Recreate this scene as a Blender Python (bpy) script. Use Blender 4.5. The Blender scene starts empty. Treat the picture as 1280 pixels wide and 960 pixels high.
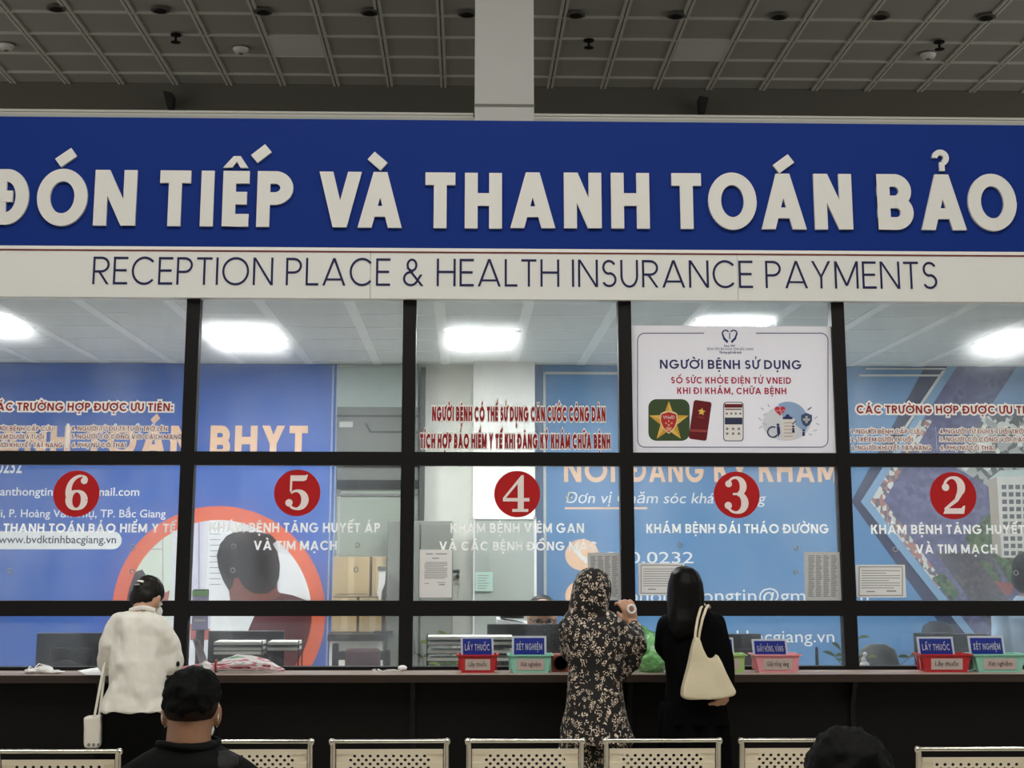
import bpy, bmesh, math, random, unicodedata
import numpy as np
from mathutils import Vector, Matrix, noise as mnoise
random.seed(7)
SC = bpy.context.scene
COL = SC.collection
PI = math.pi

# ------------------------------------------------------------------ camera
F, CX, CY, PIT, YAW, ROL = 1795.76, 629.69, 359.55, .1836, .0264, .0009
CAMZ = 1.62
_d = Vector((math.sin(YAW)*math.cos(PIT), math.cos(YAW)*math.cos(PIT), math.sin(PIT)))
_r0 = Vector((math.cos(YAW), -math.sin(YAW), 0)); _u0 = _r0.cross(_d)
_r = _r0*math.cos(ROL) + _u0*math.sin(ROL); _u = -_r0*math.sin(ROL) + _u0*math.cos(ROL)
cam = bpy.data.cameras.new('camera'); camo = bpy.data.objects.new('camera', cam); COL.objects.link(camo)
cam.sensor_width = 36; cam.lens = F/1280*36
cam.shift_x = (640-CX)/1280; cam.shift_y = (CY-480)/1280
cam.clip_start = .05; cam.clip_end = 200
camo.matrix_world = Matrix(((_r.x, _u.x, -_d.x, 0), (_r.y, _u.y, -_d.y, 0), (_r.z, _u.z, -_d.z, CAMZ), (0, 0, 0, 1)))
SC.camera = camo

def at(px, py, Y):
    """measured photo position -> point on the vertical plane at depth Y"""
    v = _d*F + _r*(px-CX) - _u*(py-CY); v = v/v.y*Y
    return Vector((v.x, Y, v.z+CAMZ))
def atz(px, py, Z):
    v = _d*F + _r*(px-CX) - _u*(py-CY); v = v/v.z*(Z-CAMZ)
    return Vector((v.x, v.y, Z))

# ------------------------------------------------------------------ world, exposure, light levels
SC.view_settings.view_transform = 'Standard'; SC.view_settings.look = 'None'
SC.view_settings.gamma = 1; SC.view_settings.use_curve_mapping = False
SC.view_settings.exposure = 0.0
SC.cycles.use_denoising = True
SC.cycles.max_bounces = 10; SC.cycles.transparent_max_bounces = 16
SC.cycles.sample_clamp_indirect = 6
w = bpy.data.worlds.new('world'); SC.world = w; w.use_nodes = True
w.node_tree.nodes['Background'].inputs[0].default_value = (.53, .53, .525, 1)
w.node_tree.nodes['Background'].inputs[1].default_value = 1.1
HALL_LAMP = 23.0
OFFICE_LAMP = 64.0

# ------------------------------------------------------------------ helpers
def lin(c):
    c = c/255
    return c/12.92 if c <= .04045 else ((c+.055)/1.055)**2.4
MATS = {}
def mat(name, rgb, rough=.5, metal=0, spec=.5, nz=None, bump=None, emit=0, trans=0, alpha=None, sheen=0, coat=0):
    if name in MATS: return MATS[name]
    m = bpy.data.materials.new(name); m.use_nodes = True; nt = m.node_tree
    b = nt.nodes['Principled BSDF']
    col = (lin(rgb[0]), lin(rgb[1]), lin(rgb[2]), 1)
    b.inputs['Base Color'].default_value = col
    b.inputs['Roughness'].default_value = rough; b.inputs['Metallic'].default_value = metal
    b.inputs['Specular IOR Level'].default_value = spec
    if sheen: b.inputs['Sheen Weight'].default_value = sheen
    if coat: b.inputs['Coat Weight'].default_value = coat
    if trans: b.inputs['Transmission Weight'].default_value = trans
    if emit:
        b.inputs['Emission Color'].default_value = col; b.inputs['Emission Strength'].default_value = emit
    tc = nt.nodes.new('ShaderNodeTexCoord')
    if nz:
        n = nt.nodes.new('ShaderNodeTexNoise'); n.inputs['Scale'].default_value = nz[0]; n.inputs['Detail'].default_value = 5
        nt.links.new(tc.outputs['Object'], n.inputs['Vector'])
        mx = nt.nodes.new('ShaderNodeMix'); mx.data_type = 'RGBA'
        k = nz[1]
        mx.inputs[6].default_value = tuple(max(0, x*(1-k)) for x in col[:3])+(1,)
        mx.inputs[7].default_value = tuple(min(1, x*(1+k)) for x in col[:3])+(1,)
        nt.links.new(n.outputs['Fac'], mx.inputs[0]); nt.links.new(mx.outputs[2], b.inputs['Base Color'])
    if bump:
        n = nt.nodes.new('ShaderNodeTexNoise'); n.inputs['Scale'].default_value = bump[0]; n.inputs['Detail'].default_value = 4
        mp = nt.nodes.new('ShaderNodeMapping'); mp.inputs['Scale'].default_value = bump[3] if len(bump) > 3 else (1, 1, 1)
        nt.links.new(tc.outputs['Object'], mp.inputs['Vector']); nt.links.new(mp.outputs[0], n.inputs['Vector'])
        bp = nt.nodes.new('ShaderNodeBump'); bp.inputs['Strength'].default_value = bump[1]; bp.inputs['Distance'].default_value = bump[2]
        nt.links.new(n.outputs['Fac'], bp.inputs['Height']); nt.links.new(bp.outputs[0], b.inputs['Normal'])
    MATS[name] = m
    return m

def tag(o, label=None, cat=None, group=None, kind=None):
    if label: o['label'] = label
    if cat: o['category'] = cat
    if group: o['group'] = group
    if kind: o['kind'] = kind
    return o
WLOC = {}
def thing(name, loc, label, cat, group=None):
    o = bpy.data.objects.new(name, None); COL.objects.link(o); o.location = loc
    o.empty_display_size = .05
    WLOC[o.name] = Vector(loc)
    return tag(o, label, cat, group)
def base_of(o):
    return WLOC.get(o.name, Vector((0, 0, 0)))

class MB:
    """collects shapes in world coordinates and links them as one mesh object"""
    def __init__(s): s.v = []; s.f = []; s.m = []; s.mi = 0; s.sm = False; s.s = []
    def add(s, vs, fs):
        o = len(s.v); s.v += [tuple(x) for x in vs]
        for f in fs: s.f.append(tuple(i+o for i in f)); s.m.append(s.mi); s.s.append(s.sm)
        return s
    def box(s, x0, y0, z0, x1, y1, z1):
        x0, x1 = min(x0, x1), max(x0, x1); y0, y1 = min(y0, y1), max(y0, y1); z0, z1 = min(z0, z1), max(z0, z1)
        return s.add([(x0,y0,z0),(x1,y0,z0),(x1,y1,z0),(x0,y1,z0),(x0,y0,z1),(x1,y0,z1),(x1,y1,z1),(x0,y1,z1)],
                     [(0,3,2,1),(4,5,6,7),(0,1,5,4),(1,2,6,5),(2,3,7,6),(3,0,4,7)])
    def rbox(s, x0, y0, z0, x1, y1, z1, b=.005):
        bm = bmesh.new(); bmesh.ops.create_cube(bm, size=1)
        for v in bm.verts: v.co = Vector(((x0+x1)/2+v.co.x*(x1-x0), (y0+y1)/2+v.co.y*(y1-y0), (z0+z1)/2+v.co.z*(z1-z0)))
        bmesh.ops.bevel(bm, geom=bm.edges[:], offset=b, segments=2, affect='EDGES', profile=.5)
        return s.bm(bm)
    def bm(s, bm):
        bm.verts.index_update()
        s.add([v.co.copy() for v in bm.verts], [[v.index for v in f.verts] for f in bm.faces]); bm.free(); return s
    def poly(s, pts): return s.add(pts, [tuple(range(len(pts)))])
    def prism(s, pts2, y0, y1):
        """outline in (x, z) extruded along y"""
        n = len(pts2)
        return s.add([(p[0], y0, p[1]) for p in pts2]+[(p[0], y1, p[1]) for p in pts2],
                     [tuple(range(n)), tuple(range(2*n-1, n-1, -1))]+[(i, i+n, (i+1) % n+n, (i+1) % n) for i in range(n)])
    def tube(s, path, r, seg=10, cap=True, closed=False):
        path = [Vector(p) for p in path]; n = len(path); rr = r if isinstance(r, (list, tuple)) else [r]*n
        vs = []; fs = []; prev = None
        for i, p in enumerate(path):
            if closed: t = (path[(i+1) % n]-path[i-1]).normalized()
            else: t = (path[min(i+1, n-1)]-path[max(i-1, 0)]).normalized()
            if prev is None:
                a = Vector((0, 0, 1)) if abs(t.z) < .9 else Vector((1, 0, 0)); a = (a-t*a.dot(t)).normalized()
            else: a = (prev-t*prev.dot(t)).normalized()
            prev = a; b = t.cross(a)
            vs += [p+(a*math.cos(2*PI*k/seg)+b*math.sin(2*PI*k/seg))*rr[i] for k in range(seg)]
        for i in range(n if closed else n-1):
            for k in range(seg):
                j = (i+1) % n
                fs.append((i*seg+k, i*seg+(k+1) % seg, j*seg+(k+1) % seg, j*seg+k))
        if cap and not closed: fs += [tuple(range(seg-1, -1, -1)), tuple(range((n-1)*seg, n*seg))]
        return s.add(vs, fs)
    def lathe(s, c, prof, seg=24, axis='z'):
        """profile of (radius, height) about a vertical (or y) axis at c"""
        c = Vector(c); vs = []; fs = []; n = len(prof)
        for (r, h) in prof:
            for k in range(seg):
                a = 2*PI*k/seg
                q = (r*math.cos(a), r*math.sin(a), h) if axis == 'z' else (r*math.cos(a), h, r*math.sin(a))
                vs.append(c+Vector(q))
        for i in range(n-1):
            for k in range(seg): fs.append((i*seg+k, i*seg+(k+1) % seg, (i+1)*seg+(k+1) % seg, (i+1)*seg+k))
        fs += [tuple(range(seg-1, -1, -1)), tuple(range((n-1)*seg, n*seg))]
        return s.add(vs, fs)
    def ell(s, c, rad, R=None, u=16, v=10):
        c = Vector(c); vs = []; fs = []
        for i in range(v+1):
            ph = PI*i/v
            for k in range(u):
                th = 2*PI*k/u
                q = Vector((rad[0]*math.sin(ph)*math.cos(th), rad[1]*math.sin(ph)*math.sin(th), -rad[2]*math.cos(ph)))
                if R: q = R @ q
                vs.append(c+q)
        for i in range(v):
            for k in range(u): fs.append((i*u+k, i*u+(k+1) % u, (i+1)*u+(k+1) % u, (i+1)*u+k))
        return s.add(vs, fs)
    def cap(s, a, ra, b, rb):
        a = Vector(a); b = Vector(b); t = (b-a)
        if t.length < 1e-5: return s.ell(a, (ra,)*3)
        t.normalize(); n = 5; path = []; rr = []
        for i in range(n): q = PI/2*(1-i/n); path.append(a-t*ra*math.sin(q)); rr.append(max(ra*math.cos(q), ra*.05))
        path.append(a); rr.append(ra); path.append(b); rr.append(rb)
        for i in range(1, n+1): q = PI/2*i/n; path.append(b+t*rb*math.sin(q)); rr.append(max(rb*math.cos(q), rb*.05))
        return s.tube(path, rr, 14)
    def loft(s, rings, seg=22, sq=2.3):
        """stack of horizontal superellipses (centre, rx, ry)"""
        vs = []; fs = []
        for (c, rx, ry) in rings:
            for k in range(seg):
                a = 2*PI*k/seg; ca, sa = math.cos(a), math.sin(a)
                vs.append(Vector(c)+Vector((rx*math.copysign(abs(ca)**(2/sq), ca), ry*math.copysign(abs(sa)**(2/sq), sa), 0)))
        n = len(rings)
        for i in range(n-1):
            for k in range(seg): fs.append((i*seg+k, i*seg+(k+1) % seg, (i+1)*seg+(k+1) % seg, (i+1)*seg+k))
        fs += [tuple(range(seg-1, -1, -1)), tuple(range((n-1)*seg, n*seg))]
        return s.add(vs, fs)
    def build(s, name, ms, parent=None, smooth=None):
        off = base_of(parent) if parent else Vector((0, 0, 0))
        if parent and parent.parent: off = base_of(parent)
        me = bpy.data.meshes.new(name)
        me.from_pydata([(x-off.x, y-off.y, z-off.z) for x, y, z in s.v], [], s.f)
        ms = ms if isinstance(ms, (list, tuple)) else [ms]
        for m in ms: me.materials.append(m)
        me.polygons.foreach_set('material_index', s.m)
        me.polygons.foreach_set('use_smooth', [bool(smooth)]*len(s.f) if smooth is not None else s.s)
        bm = bmesh.new(); bm.from_mesh(me); bmesh.ops.recalc_face_normals(bm, faces=bm.faces[:]); bm.to_mesh(me); bm.free()
        if smooth: me.set_sharp_from_angle(angle=math.radians(40))
        me.update()
        o = bpy.data.objects.new(name, me); COL.objects.link(o)
        if parent: o.parent = parent
        WLOC[o.name] = off
        return o
    def remesh(s, name, m, parent=None, voxel=.01, it=4, fac=.5, disp=None):
        """one continuous surface grown from the overlapping shapes"""
        t = s.build('tmp', m, None, True)
        a = t.modifiers.new('r', 'REMESH'); a.mode = 'VOXEL'; a.voxel_size = voxel; a.use_smooth_shade = True
        if it:
            b = t.modifiers.new('s', 'SMOOTH'); b.iterations = it; b.factor = fac
        dg = bpy.context.evaluated_depsgraph_get()
        me = bpy.data.meshes.new_from_object(t.evaluated_get(dg))
        bpy.data.objects.remove(t)
        me.materials.clear(); me.materials.append(m)
        off = base_of(parent) if parent else Vector((0, 0, 0))
        if disp:
            ns = [v.normal.copy() for v in me.vertices]
            for v, n in zip(me.vertices, ns): v.co += n*disp(v.co)
        for v in me.vertices: v.co -= off
        me.polygons.foreach_set('use_smooth', [True]*len(me.polygons))
        me.name = name; me.update()
        o = bpy.data.objects.new(name, me); COL.objects.link(o)
        if parent: o.parent = parent
        WLOC[o.name] = off
        return o
def copy_tree(o, parent=None):
    c = o.copy(); COL.objects.link(c)
    if parent: c.parent = parent
    for ch in list(o.children): copy_tree(ch, c)
    return c

# ------------------------------------------------------------------ lettering drawn stroke by stroke
def _V(x, t, y0=0, y1=1): return [[(x-t/2, y0), (x+t/2, y0), (x+t/2, y1), (x-t/2, y1)]]
def _H(y, x0, x1, t): return [[(x0, y-t/2), (x1, y-t/2), (x1, y+t/2), (x0, y+t/2)]]
def _D(x0, y0, x1, y1, t, cut=True):
    L = math.hypot(x1-x0, y1-y0)
    if cut:
        h = t*L/abs(y1-y0)/2
        return [[(x0-h, y0), (x0+h, y0), (x1+h, y1), (x1-h, y1)]]
    nx, ny = -(y1-y0)/L*t/2, (x1-x0)/L*t/2
    return [[(x0-nx, y0-ny), (x1-nx, y1-ny), (x1+nx, y1+ny), (x0+nx, y0+ny)]]
def _A(cx, cy, rx, ry, a0, a1, t, n=None):
    n = n or max(4, int(abs(a1-a0)/9)); out = []
    P = lambda a, k: (cx+(rx-k)*math.cos(a), cy+(ry-k)*math.sin(a))
    for i in range(n):
        a = math.radians(a0+(a1-a0)*i/n); b = math.radians(a0+(a1-a0)*(i+1)/n)
        out.append([P(a, t), P(a, 0), P(b, 0), P(b, t)])
    return out
GW = dict(A=.86, B=.62, C=.9, D=.78, E=.52, G=.96, H=.7, I=0, K=.66, L=.46, M=.9, N=.74, O=1.0, P=.58, R=.6, S=.54, T=.56, U=.66, V=.8, X=.7, Y=.72, Q=1.0)
def glyph(ch, t, w=None):
    """capital letters of even stroke; the height is 1, returns outlines and width"""
    horn = False
    if ch in 'ĐƠƯ':
        horn = ch in 'ƠƯ'; base = {'Đ': 'D', 'Ơ': 'O', 'Ư': 'U'}[ch]
    else: base = ch
    if w is None:
        w = GW.get(base, .5)
        if base == 'I': w = t
        else: w = w+t*.35
    g = []; e = .015
    if base == 'O' or base == 'Q': g += _A(w/2, .5, w/2, .5+e, 0, 360, t, 40)
    elif base == 'C': g += _A(w*.52, .5, w*.52, .5+e, 42, 318, t, 30); w *= .93
    elif base == 'G':
        g += _A(w*.5, .5, w*.5, .5+e, 40, 340, t, 32); g += _H(.46, w*.52, w*.99, t)
    elif base == 'D':
        g += _V(t/2, t); r = min(.5, w-t); g += _H(1-t/2, t/2, w-r, t); g += _H(t/2, t/2, w-r, t); g += _A(w-r, .5, r, .5, -90, 90, t, 20)
    elif base == 'E': g += _V(t/2, t); g += _H(1-t/2, 0, w, t); g += _H(t/2, 0, w, t); g += _H(.51, 0, w*.92, t)
    elif base == 'H': g += _V(t/2, t); g += _V(w-t/2, t); g += _H(.52, 0, w, t)
    elif base == 'I': g += _V(w/2, t)
    elif base == 'L': g += _V(t/2, t); g += _H(t/2, 0, w, t)
    elif base == 'T': g += _V(w/2, t); g += _H(1-t/2, 0, w, t)
    elif base == 'N':
        g += _V(t/2, t); g += _V(w-t/2, t); h = t*math.hypot(1, w)/2*.9
        g += [[(0, 1), (2*h, 1), (w, 0), (w-2*h, 0)]]
    elif base == 'M':
        g += _V(t/2, t); g += _V(w-t/2, t); h = t*1.1
        g += [[(0, 1), (h, 1), (w/2+h/2, .1), (w/2-h/2, .1)], [(w-h, 1), (w, 1), (w/2+h/2, .1), (w/2-h/2, .1)]]
    elif base == 'A':
        h = t*math.hypot(1, w/2)
        g += [[(0, 0), (h, 0), (w/2+h/2, 1), (w/2-h/2, 1)], [(w-h, 0), (w, 0), (w/2+h/2, 1), (w/2-h/2, 1)]]
        g += _H(.18+t/2, w*.18, w*.82, t*.85)
    elif base == 'V':
        h = t*math.hypot(1, w/2)
        g += [[(0, 1), (h, 1), (w/2+h/2, 0), (w/2-h/2, 0)], [(w-h, 1), (w, 1), (w/2+h/2, 0), (w/2-h/2, 0)]]
    elif base == 'Y':
        h = t*1.15; g += _V(w/2, t, 0, .48)
        g += [[(0, 1), (h, 1), (w/2+t/2, .42), (w/2-t/2, .42)], [(w-h, 1), (w, 1), (w/2+t/2, .42), (w/2-t/2, .42)]]
    elif base == 'X':
        h = t*1.2; g += [[(0, 0), (h, 0), (w, 1), (w-h, 1)], [(0, 1), (h, 1), (w, 0), (w-h, 0)]]
    elif base == 'K':
        h = t*1.3; g += _V(t/2, t); g += [[(w-h, 1), (w, 1), (t+h*.6, .38), (t*.6, .45)], [(t+.08, .5), (t+.08+h*.7, .62), (w, 0), (w-h, 0)]]
    elif base == 'U':
        r = w/2; g += _V(t/2, t, .42, 1); g += _V(w-t/2, t, .42, 1); g += _A(r, .42, r, .42+e, 180, 360, t, 20)
    elif base in 'PR':
        b = .44; ry = (1-b)/2+t*.1; r = min(w-t, .32)
        g += _V(t/2, t); g += _H(1-t/2, 0, w-r, t); g += _H(1-2*ry+t/2, 0, w-r, t); g += _A(w-r, 1-ry, r, ry, -90, 90, t, 18)
        if base == 'R': h = t*1.15; g += [[(w*.36, .42), (w*.36+h, .42), (w, 0), (w-h, 0)]]
    elif base == 'B':
        ry = (1+t)/4; r = min(w-t, .3)
        g += _V(t/2, t); 
        for yy in (1-t/2, .5, t/2): g += _H(yy, 0, w-r, t)
        g += _A(w-r*1.08, 1-ry, r, ry, -90, 90, t, 18); g += _A(w-r, ry, r, ry, -90, 90, t, 18)
    elif base == 'S':
        ry = (1+t)/4+.005; g += _A(w/2, 1-ry, w*.47, ry, 25, 270, t, 20); g += _A(w/2, ry, w*.5, ry, 90, -155, t, 20)
    elif base == '&':
        w = .72+t; g += _A(.34, .76, .21, .24, 0, 360, t, 24); g += _A(.3, .27, .3, .28, 70, 335, t, 24); g += _D(.18, .66, .74, 0, t); g += _D(.5, .12, .7, .42, t)
    elif base == '1': w = .34; g += _V(w-t/2, t); g += _D(t*.4, .72, w-t/2, .95, t, False)
    elif base == '2': w = .55; g += _A(w/2, .7, w/2, .3, 180, -35, t, 18); g += _D(t*.55, 0, w*.82, .52, t); g += _H(t/2, 0, w, t)
    elif base == '3': w = .55; r = (1+t)/4; g += _A(w/2, 1-r, w*.46, r, 160, -90, t, 18); g += _A(w/2, r, w/2, r, 90, -160, t, 18)
    elif base == '4': w = .6; g += _V(w*.74, t); g += _H(.28, 0, w, t); g += _D(t*.6, .28, w*.7, 1, t)
    elif base == '5': w = .55; g += _A(w/2, .33, w/2, .335, 130, -150, t, 20); g += _H(1-t/2, .1, w, t); g += _V(.1+t/2, t, .45, 1)
    elif base == '6': w = .58; g += _A(w/2, .32, w/2, .33, 0, 360, t, 26); g += _D(t*.75, .42, w*.66, 1, t)
    elif base == '7': w = .52; g += _H(1-t/2, 0, w, t); g += _D(.14, 0, w-t*.6, 1, t)
    elif base in '.,': w = t*1.1; g += _V(t/2, t, -.12 if base == ',' else 0, t*1.1)
    elif base == ':': w = t*1.1; g += _V(t/2, t, 0, t*1.1); g += _V(t/2, t, .5, .5+t*1.1)
    elif base == ' ': w = .34
    if ch == 'Đ': g += _H(.51, -.1, .34, t*.9)
    if horn:
        x = w*(.86 if ch == 'Ơ' else 1); g += _D(x, .84, x+.14, 1.1, t*.8, False)
    return g, w
def marks(ms, cx, t):
    g = []; y = 1.1; circ = '\u0302' in ms
    tt = t*.85
    if circ:
        g += [[(cx-.2, y), (cx-.2+tt*1.1, y), (cx+tt*.3, y+.19), (cx-tt*.3, y+.19)], [(cx+.2, y), (cx+.2-tt*1.1, y), (cx-tt*.3, y+.19), (cx+tt*.3, y+.19)]]
    if '\u0306' in ms: g += _A(cx, y+.16, .17, .15, 180, 360, tt*.8, 10)
    ox = .25 if circ else .02; oy = y+(.1 if circ else .02)
    if '\u0301' in ms: g += _D(cx+ox-.1, oy, cx+ox+.13, oy+.2, tt, False)
    if '\u0300' in ms: g += _D(cx-ox+.1 if not circ else cx+ox+.1, oy, (cx-ox-.13) if not circ else cx+ox-.13, oy+.2, tt, False)
    if '\u0309' in ms: g += _A(cx+ox*.8, oy+.2, .1, .1, 170, -80, tt*.7, 10); g += _V(cx+ox*.8, tt*.7, oy-.02, oy+.13)
    if '\u0303' in ms: g += _D(cx-.2, oy+.03, cx-.06, oy+.13, tt*.7, False); g += _D(cx-.08, oy+.13, cx+.08, oy+.06, tt*.7, False); g += _D(cx+.06, oy+.06, cx+.2, oy+.16, tt*.7, False)
    if '\u0323' in ms: g += _V(cx, t, -.14-t, -.14)
    return g
def split(ch):
    if ch in 'ĐƠƯ': return ch, ''
    dec = unicodedata.normalize('NFD', ch); b = dec[0]; ms = dec[1:]
    if '\u031b' in ms: b = {'O': 'Ơ', 'U': 'Ư'}[b]; ms = ms.replace('\u031b', '')
    return b, ms
def caps_line(text, t, gap=.14):
    out = []; x = 0
    for ch in text:
        b, ms = split(ch)
        g, w = glyph(b, t)
        if ms: g = g+marks(ms, w/2, t)
        out += [[(px+x, py) for px, py in poly] for poly in g]
        x += w+(gap if ch != ' ' else 0)
    return out, x-gap
def thicken(polys, k):
    """outward copy of every stroke for an outline"""
    out = []
    for p in polys:
        cx = sum(q[0] for q in p)/len(p); cy = sum(q[1] for q in p)/len(p); r = []
        n = len(p); ar = sum(p[i][0]*p[(i+1) % n][1]-p[(i+1) % n][0]*p[i][1] for i in range(n)); sgn = 1 if ar > 0 else -1
        for i in range(n):
            a, b, c = Vector(p[i-1]), Vector(p[i]), Vector(p[(i+1) % n])
            e1 = (b-a); e2 = (c-b)
            if e1.length < 1e-6 or e2.length < 1e-6: r.append(tuple(b)); continue
            e1.normalize(); e2.normalize(); n1 = Vector((e1.y, -e1.x))*sgn; n2 = Vector((e2.y, -e2.x))*sgn
            m = n1+n2; m = m/max(m.length_squared/2, .5)
            r.append((b.x+m.x*k, b.y+m.y*k))
        out.append(r)
    return out
def put(mb, polys, width, x0, x1, zb, zc, y, depth=0, sl=0):
    """lays outlines of unit height into the wall plane at depth y"""
    sx = (x1-x0)/width; sz = zc-zb
    for i, p in enumerate(polys):
        q = [(x0+a*sx+sl*b*sz, zb+b*sz) for a, b in p]
        if depth: mb.prism(q, y-depth, y)
        else: mb.poly([(a, y-.000012*(i % 41), b) for a, b in q])
def caps_px(mb, text, x0, x1, ybase, ytop, Y, t=.16, gap=.14, ol=0):
    a = at(x0, ybase, Y); b = at(x1, ybase, Y); zb = (a.z+b.z)/2; zc = zb+(at((x0+x1)/2, ytop, Y).z-at((x0+x1)/2, ybase, Y).z)
    polys, w = caps_line(text, t, gap)
    if ol: polys = thicken(polys, ol)
    put(mb, polys, w, a.x, b.x, zb, zc, Y)
_FC = {}
def sans(text, bold=0.0):
    """plain sans text as outlines of unit cap height: vertices, faces and width"""
    k = (text, bold)
    if k in _FC: return _FC[k]
    def mk(s, off):
        c = bpy.data.curves.new('t', 'FONT'); c.body = s; c.offset = off; c.resolution_u = 3
        o = bpy.data.objects.new('t', c); COL.objects.link(o)
        me = bpy.data.meshes.new_from_object(o.evaluated_get(bpy.context.evaluated_depsgraph_get()))
        vs = [tuple(v.co) for v in me.vertices]; fs = [tuple(p.vertices) for p in me.polygons]
        bpy.data.objects.remove(o); bpy.data.curves.remove(c); bpy.data.meshes.remove(me)
        return vs, fs
    hv, _ = mk('H', 0); ch = max(v[1] for v in hv)
    vs, fs = mk(text, bold)
    mnx = min(v[0] for v in vs); mxx = max(v[0] for v in vs)
    _FC[k] = ([((v[0]-mnx)/ch, v[1]/ch) for v in vs], fs, (mxx-mnx)/ch)
    return _FC[k]
def sans_at(mb, text, x0, x1, zb, cap, y, bold=0.0, sl=0):
    vs, fs, w = sans(text, bold); sx = (x1-x0)/w
    mb.add([(x0+a*sx+sl*b*cap, y, zb+b*cap) for a, b in vs], fs)
def sans_px(mb, text, x0, x1, ybase, ytop, Y, bold=0.0, sl=0):
    a = at(x0, ybase, Y); b = at(x1, ybase, Y)
    sans_at(mb, text, a.x, b.x, (a.z+b.z)/2, at(x0, ytop, Y).z-a.z, Y, bold, sl)
def pt2(px, py, Y):
    p = at(px, py, Y); return (p.x, p.z)
def flat(mb, pts, Y): mb.poly([at(x, y, Y) for x, y in pts]); return mb
def disc(cx, cy, r, n=40, ry=None, a0=0, a1=360):
    ry = ry or r
    return [(cx+r*math.cos(math.radians(a0+(a1-a0)*i/n)), cy+ry*math.sin(math.radians(a0+(a1-a0)*i/n))) for i in range(n if a1-a0 == 360 else n+1)]
def rrect(x0, y0, x1, y1, r, n=6):
    o = []
    for cx, cy, a in ((x1-r, y1-r, 0), (x0+r, y1-r, 90), (x0+r, y0+r, 180), (x1-r, y0+r, 270)):
        o += [(cx+r*math.cos(math.radians(a+90*i/n)), cy+r*math.sin(math.radians(a+90*i/n))) for i in range(n+1)]
    return o
def clip(sub, conv):
    """part of an outline inside a convex outline"""
    ar = sum(conv[i][0]*conv[(i+1) % len(conv)][1]-conv[(i+1) % len(conv)][0]*conv[i][1] for i in range(len(conv)))
    sg = 1 if ar > 0 else -1; out = list(sub)
    for i in range(len(conv)):
        a, b = conv[i], conv[(i+1) % len(conv)]
        ins = lambda p: sg*((b[0]-a[0])*(p[1]-a[1])-(b[1]-a[1])*(p[0]-a[0])) >= 0
        new = []
        for j in range(len(out)):
            p, q = out[j-1], out[j]
            if ins(p) != ins(q):
                dx, dy = q[0]-p[0], q[1]-p[1]; den = (b[0]-a[0])*dy-(b[1]-a[1])*dx
                if abs(den) > 1e-12:
                    tt = ((b[1]-a[1])*(p[0]-a[0])-(b[0]-a[0])*(p[1]-a[1]))/den; new.append((p[0]+dx*tt, p[1]+dy*tt))
            if ins(q): new.append(q)
        out = new
        if not out: break
    return out
# ------------------------------------------------------------------ materials
M_frame = mat('dark frame', (21, 20, 20), .5, spec=.25, bump=(60, .05, .002))
M_blue = mat('sign blue', (13, 46, 126), .6, spec=.15, nz=(1.2, .06))
M_white = mat('sign white', (228, 228, 224), .45, nz=(1.5, .02))
M_letter = mat('letter white', (226, 225, 220), .4)
M_navy = mat('navy vinyl', (20, 24, 75), .4)
M_redline = mat('dark red line', (120, 40, 35), .5)
M_tile = mat('ceiling tile', (172, 169, 158), .7, nz=(3, .06))
M_grid = mat('ceiling grid', (215, 212, 200), .5)
M_hallwall = mat('hall wall', (116, 112, 101), .8, nz=(2, .05))
M_col = mat('column paint', (244, 243, 238), .6, nz=(3, .03))
M_floor = mat('floor tile', (190, 184, 170), .25, nz=(6, .08))
M_otile = mat('office ceiling tile', (222, 226, 225), .6, nz=(3, .03))
M_ogrid = mat('office ceiling grid', (250, 252, 250), .5)
M_alu = mat('aluminium rail', (246, 243, 234), .4)
M_lamp = mat('office lamp', (255, 255, 255), emit=OFFICE_LAMP)
M_hlamp = mat('hall lamp', (255, 252, 246), emit=HALL_LAMP)
M_offpanel = mat('unlit panel', (235, 233, 222), .4)
M_black = mat('black plastic', (13, 13, 14), .45, spec=.3)
M_panel = mat('counter front', (12, 11, 10), .5, spec=.2, nz=(4, .2))
M_oak = mat('office wall', (224, 224, 215), .7, nz=(2, .02))

def wood(name, c1, c2):
    m = mat(name, c1, .35); nt = m.node_tree; b = nt.nodes['Principled BSDF']
    tc = [n for n in nt.nodes if n.type == 'TEX_COORD'][0]
    mp = nt.nodes.new('ShaderNodeMapping'); mp.inputs['Scale'].default_value = (1.2, 22, 22)
    n = nt.nodes.new('ShaderNodeTexNoise'); n.inputs['Scale'].default_value = 3; n.inputs['Detail'].default_value = 6
    mx = nt.nodes.new('ShaderNodeMix'); mx.data_type = 'RGBA'
    mx.inputs[6].default_value = [lin(v) for v in c1]+[1]; mx.inputs[7].default_value = [lin(v) for v in c2]+[1]
    nt.links.new(tc.outputs['Object'], mp.inputs[0]); nt.links.new(mp.outputs[0], n.inputs['Vector'])
    nt.links.new(n.outputs['Fac'], mx.inputs[0]); nt.links.new(mx.outputs[2], b.inputs['Base Color'])
    return m
M_wood = wood('brown worktop', (158, 140, 130), (196, 178, 168))

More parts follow.
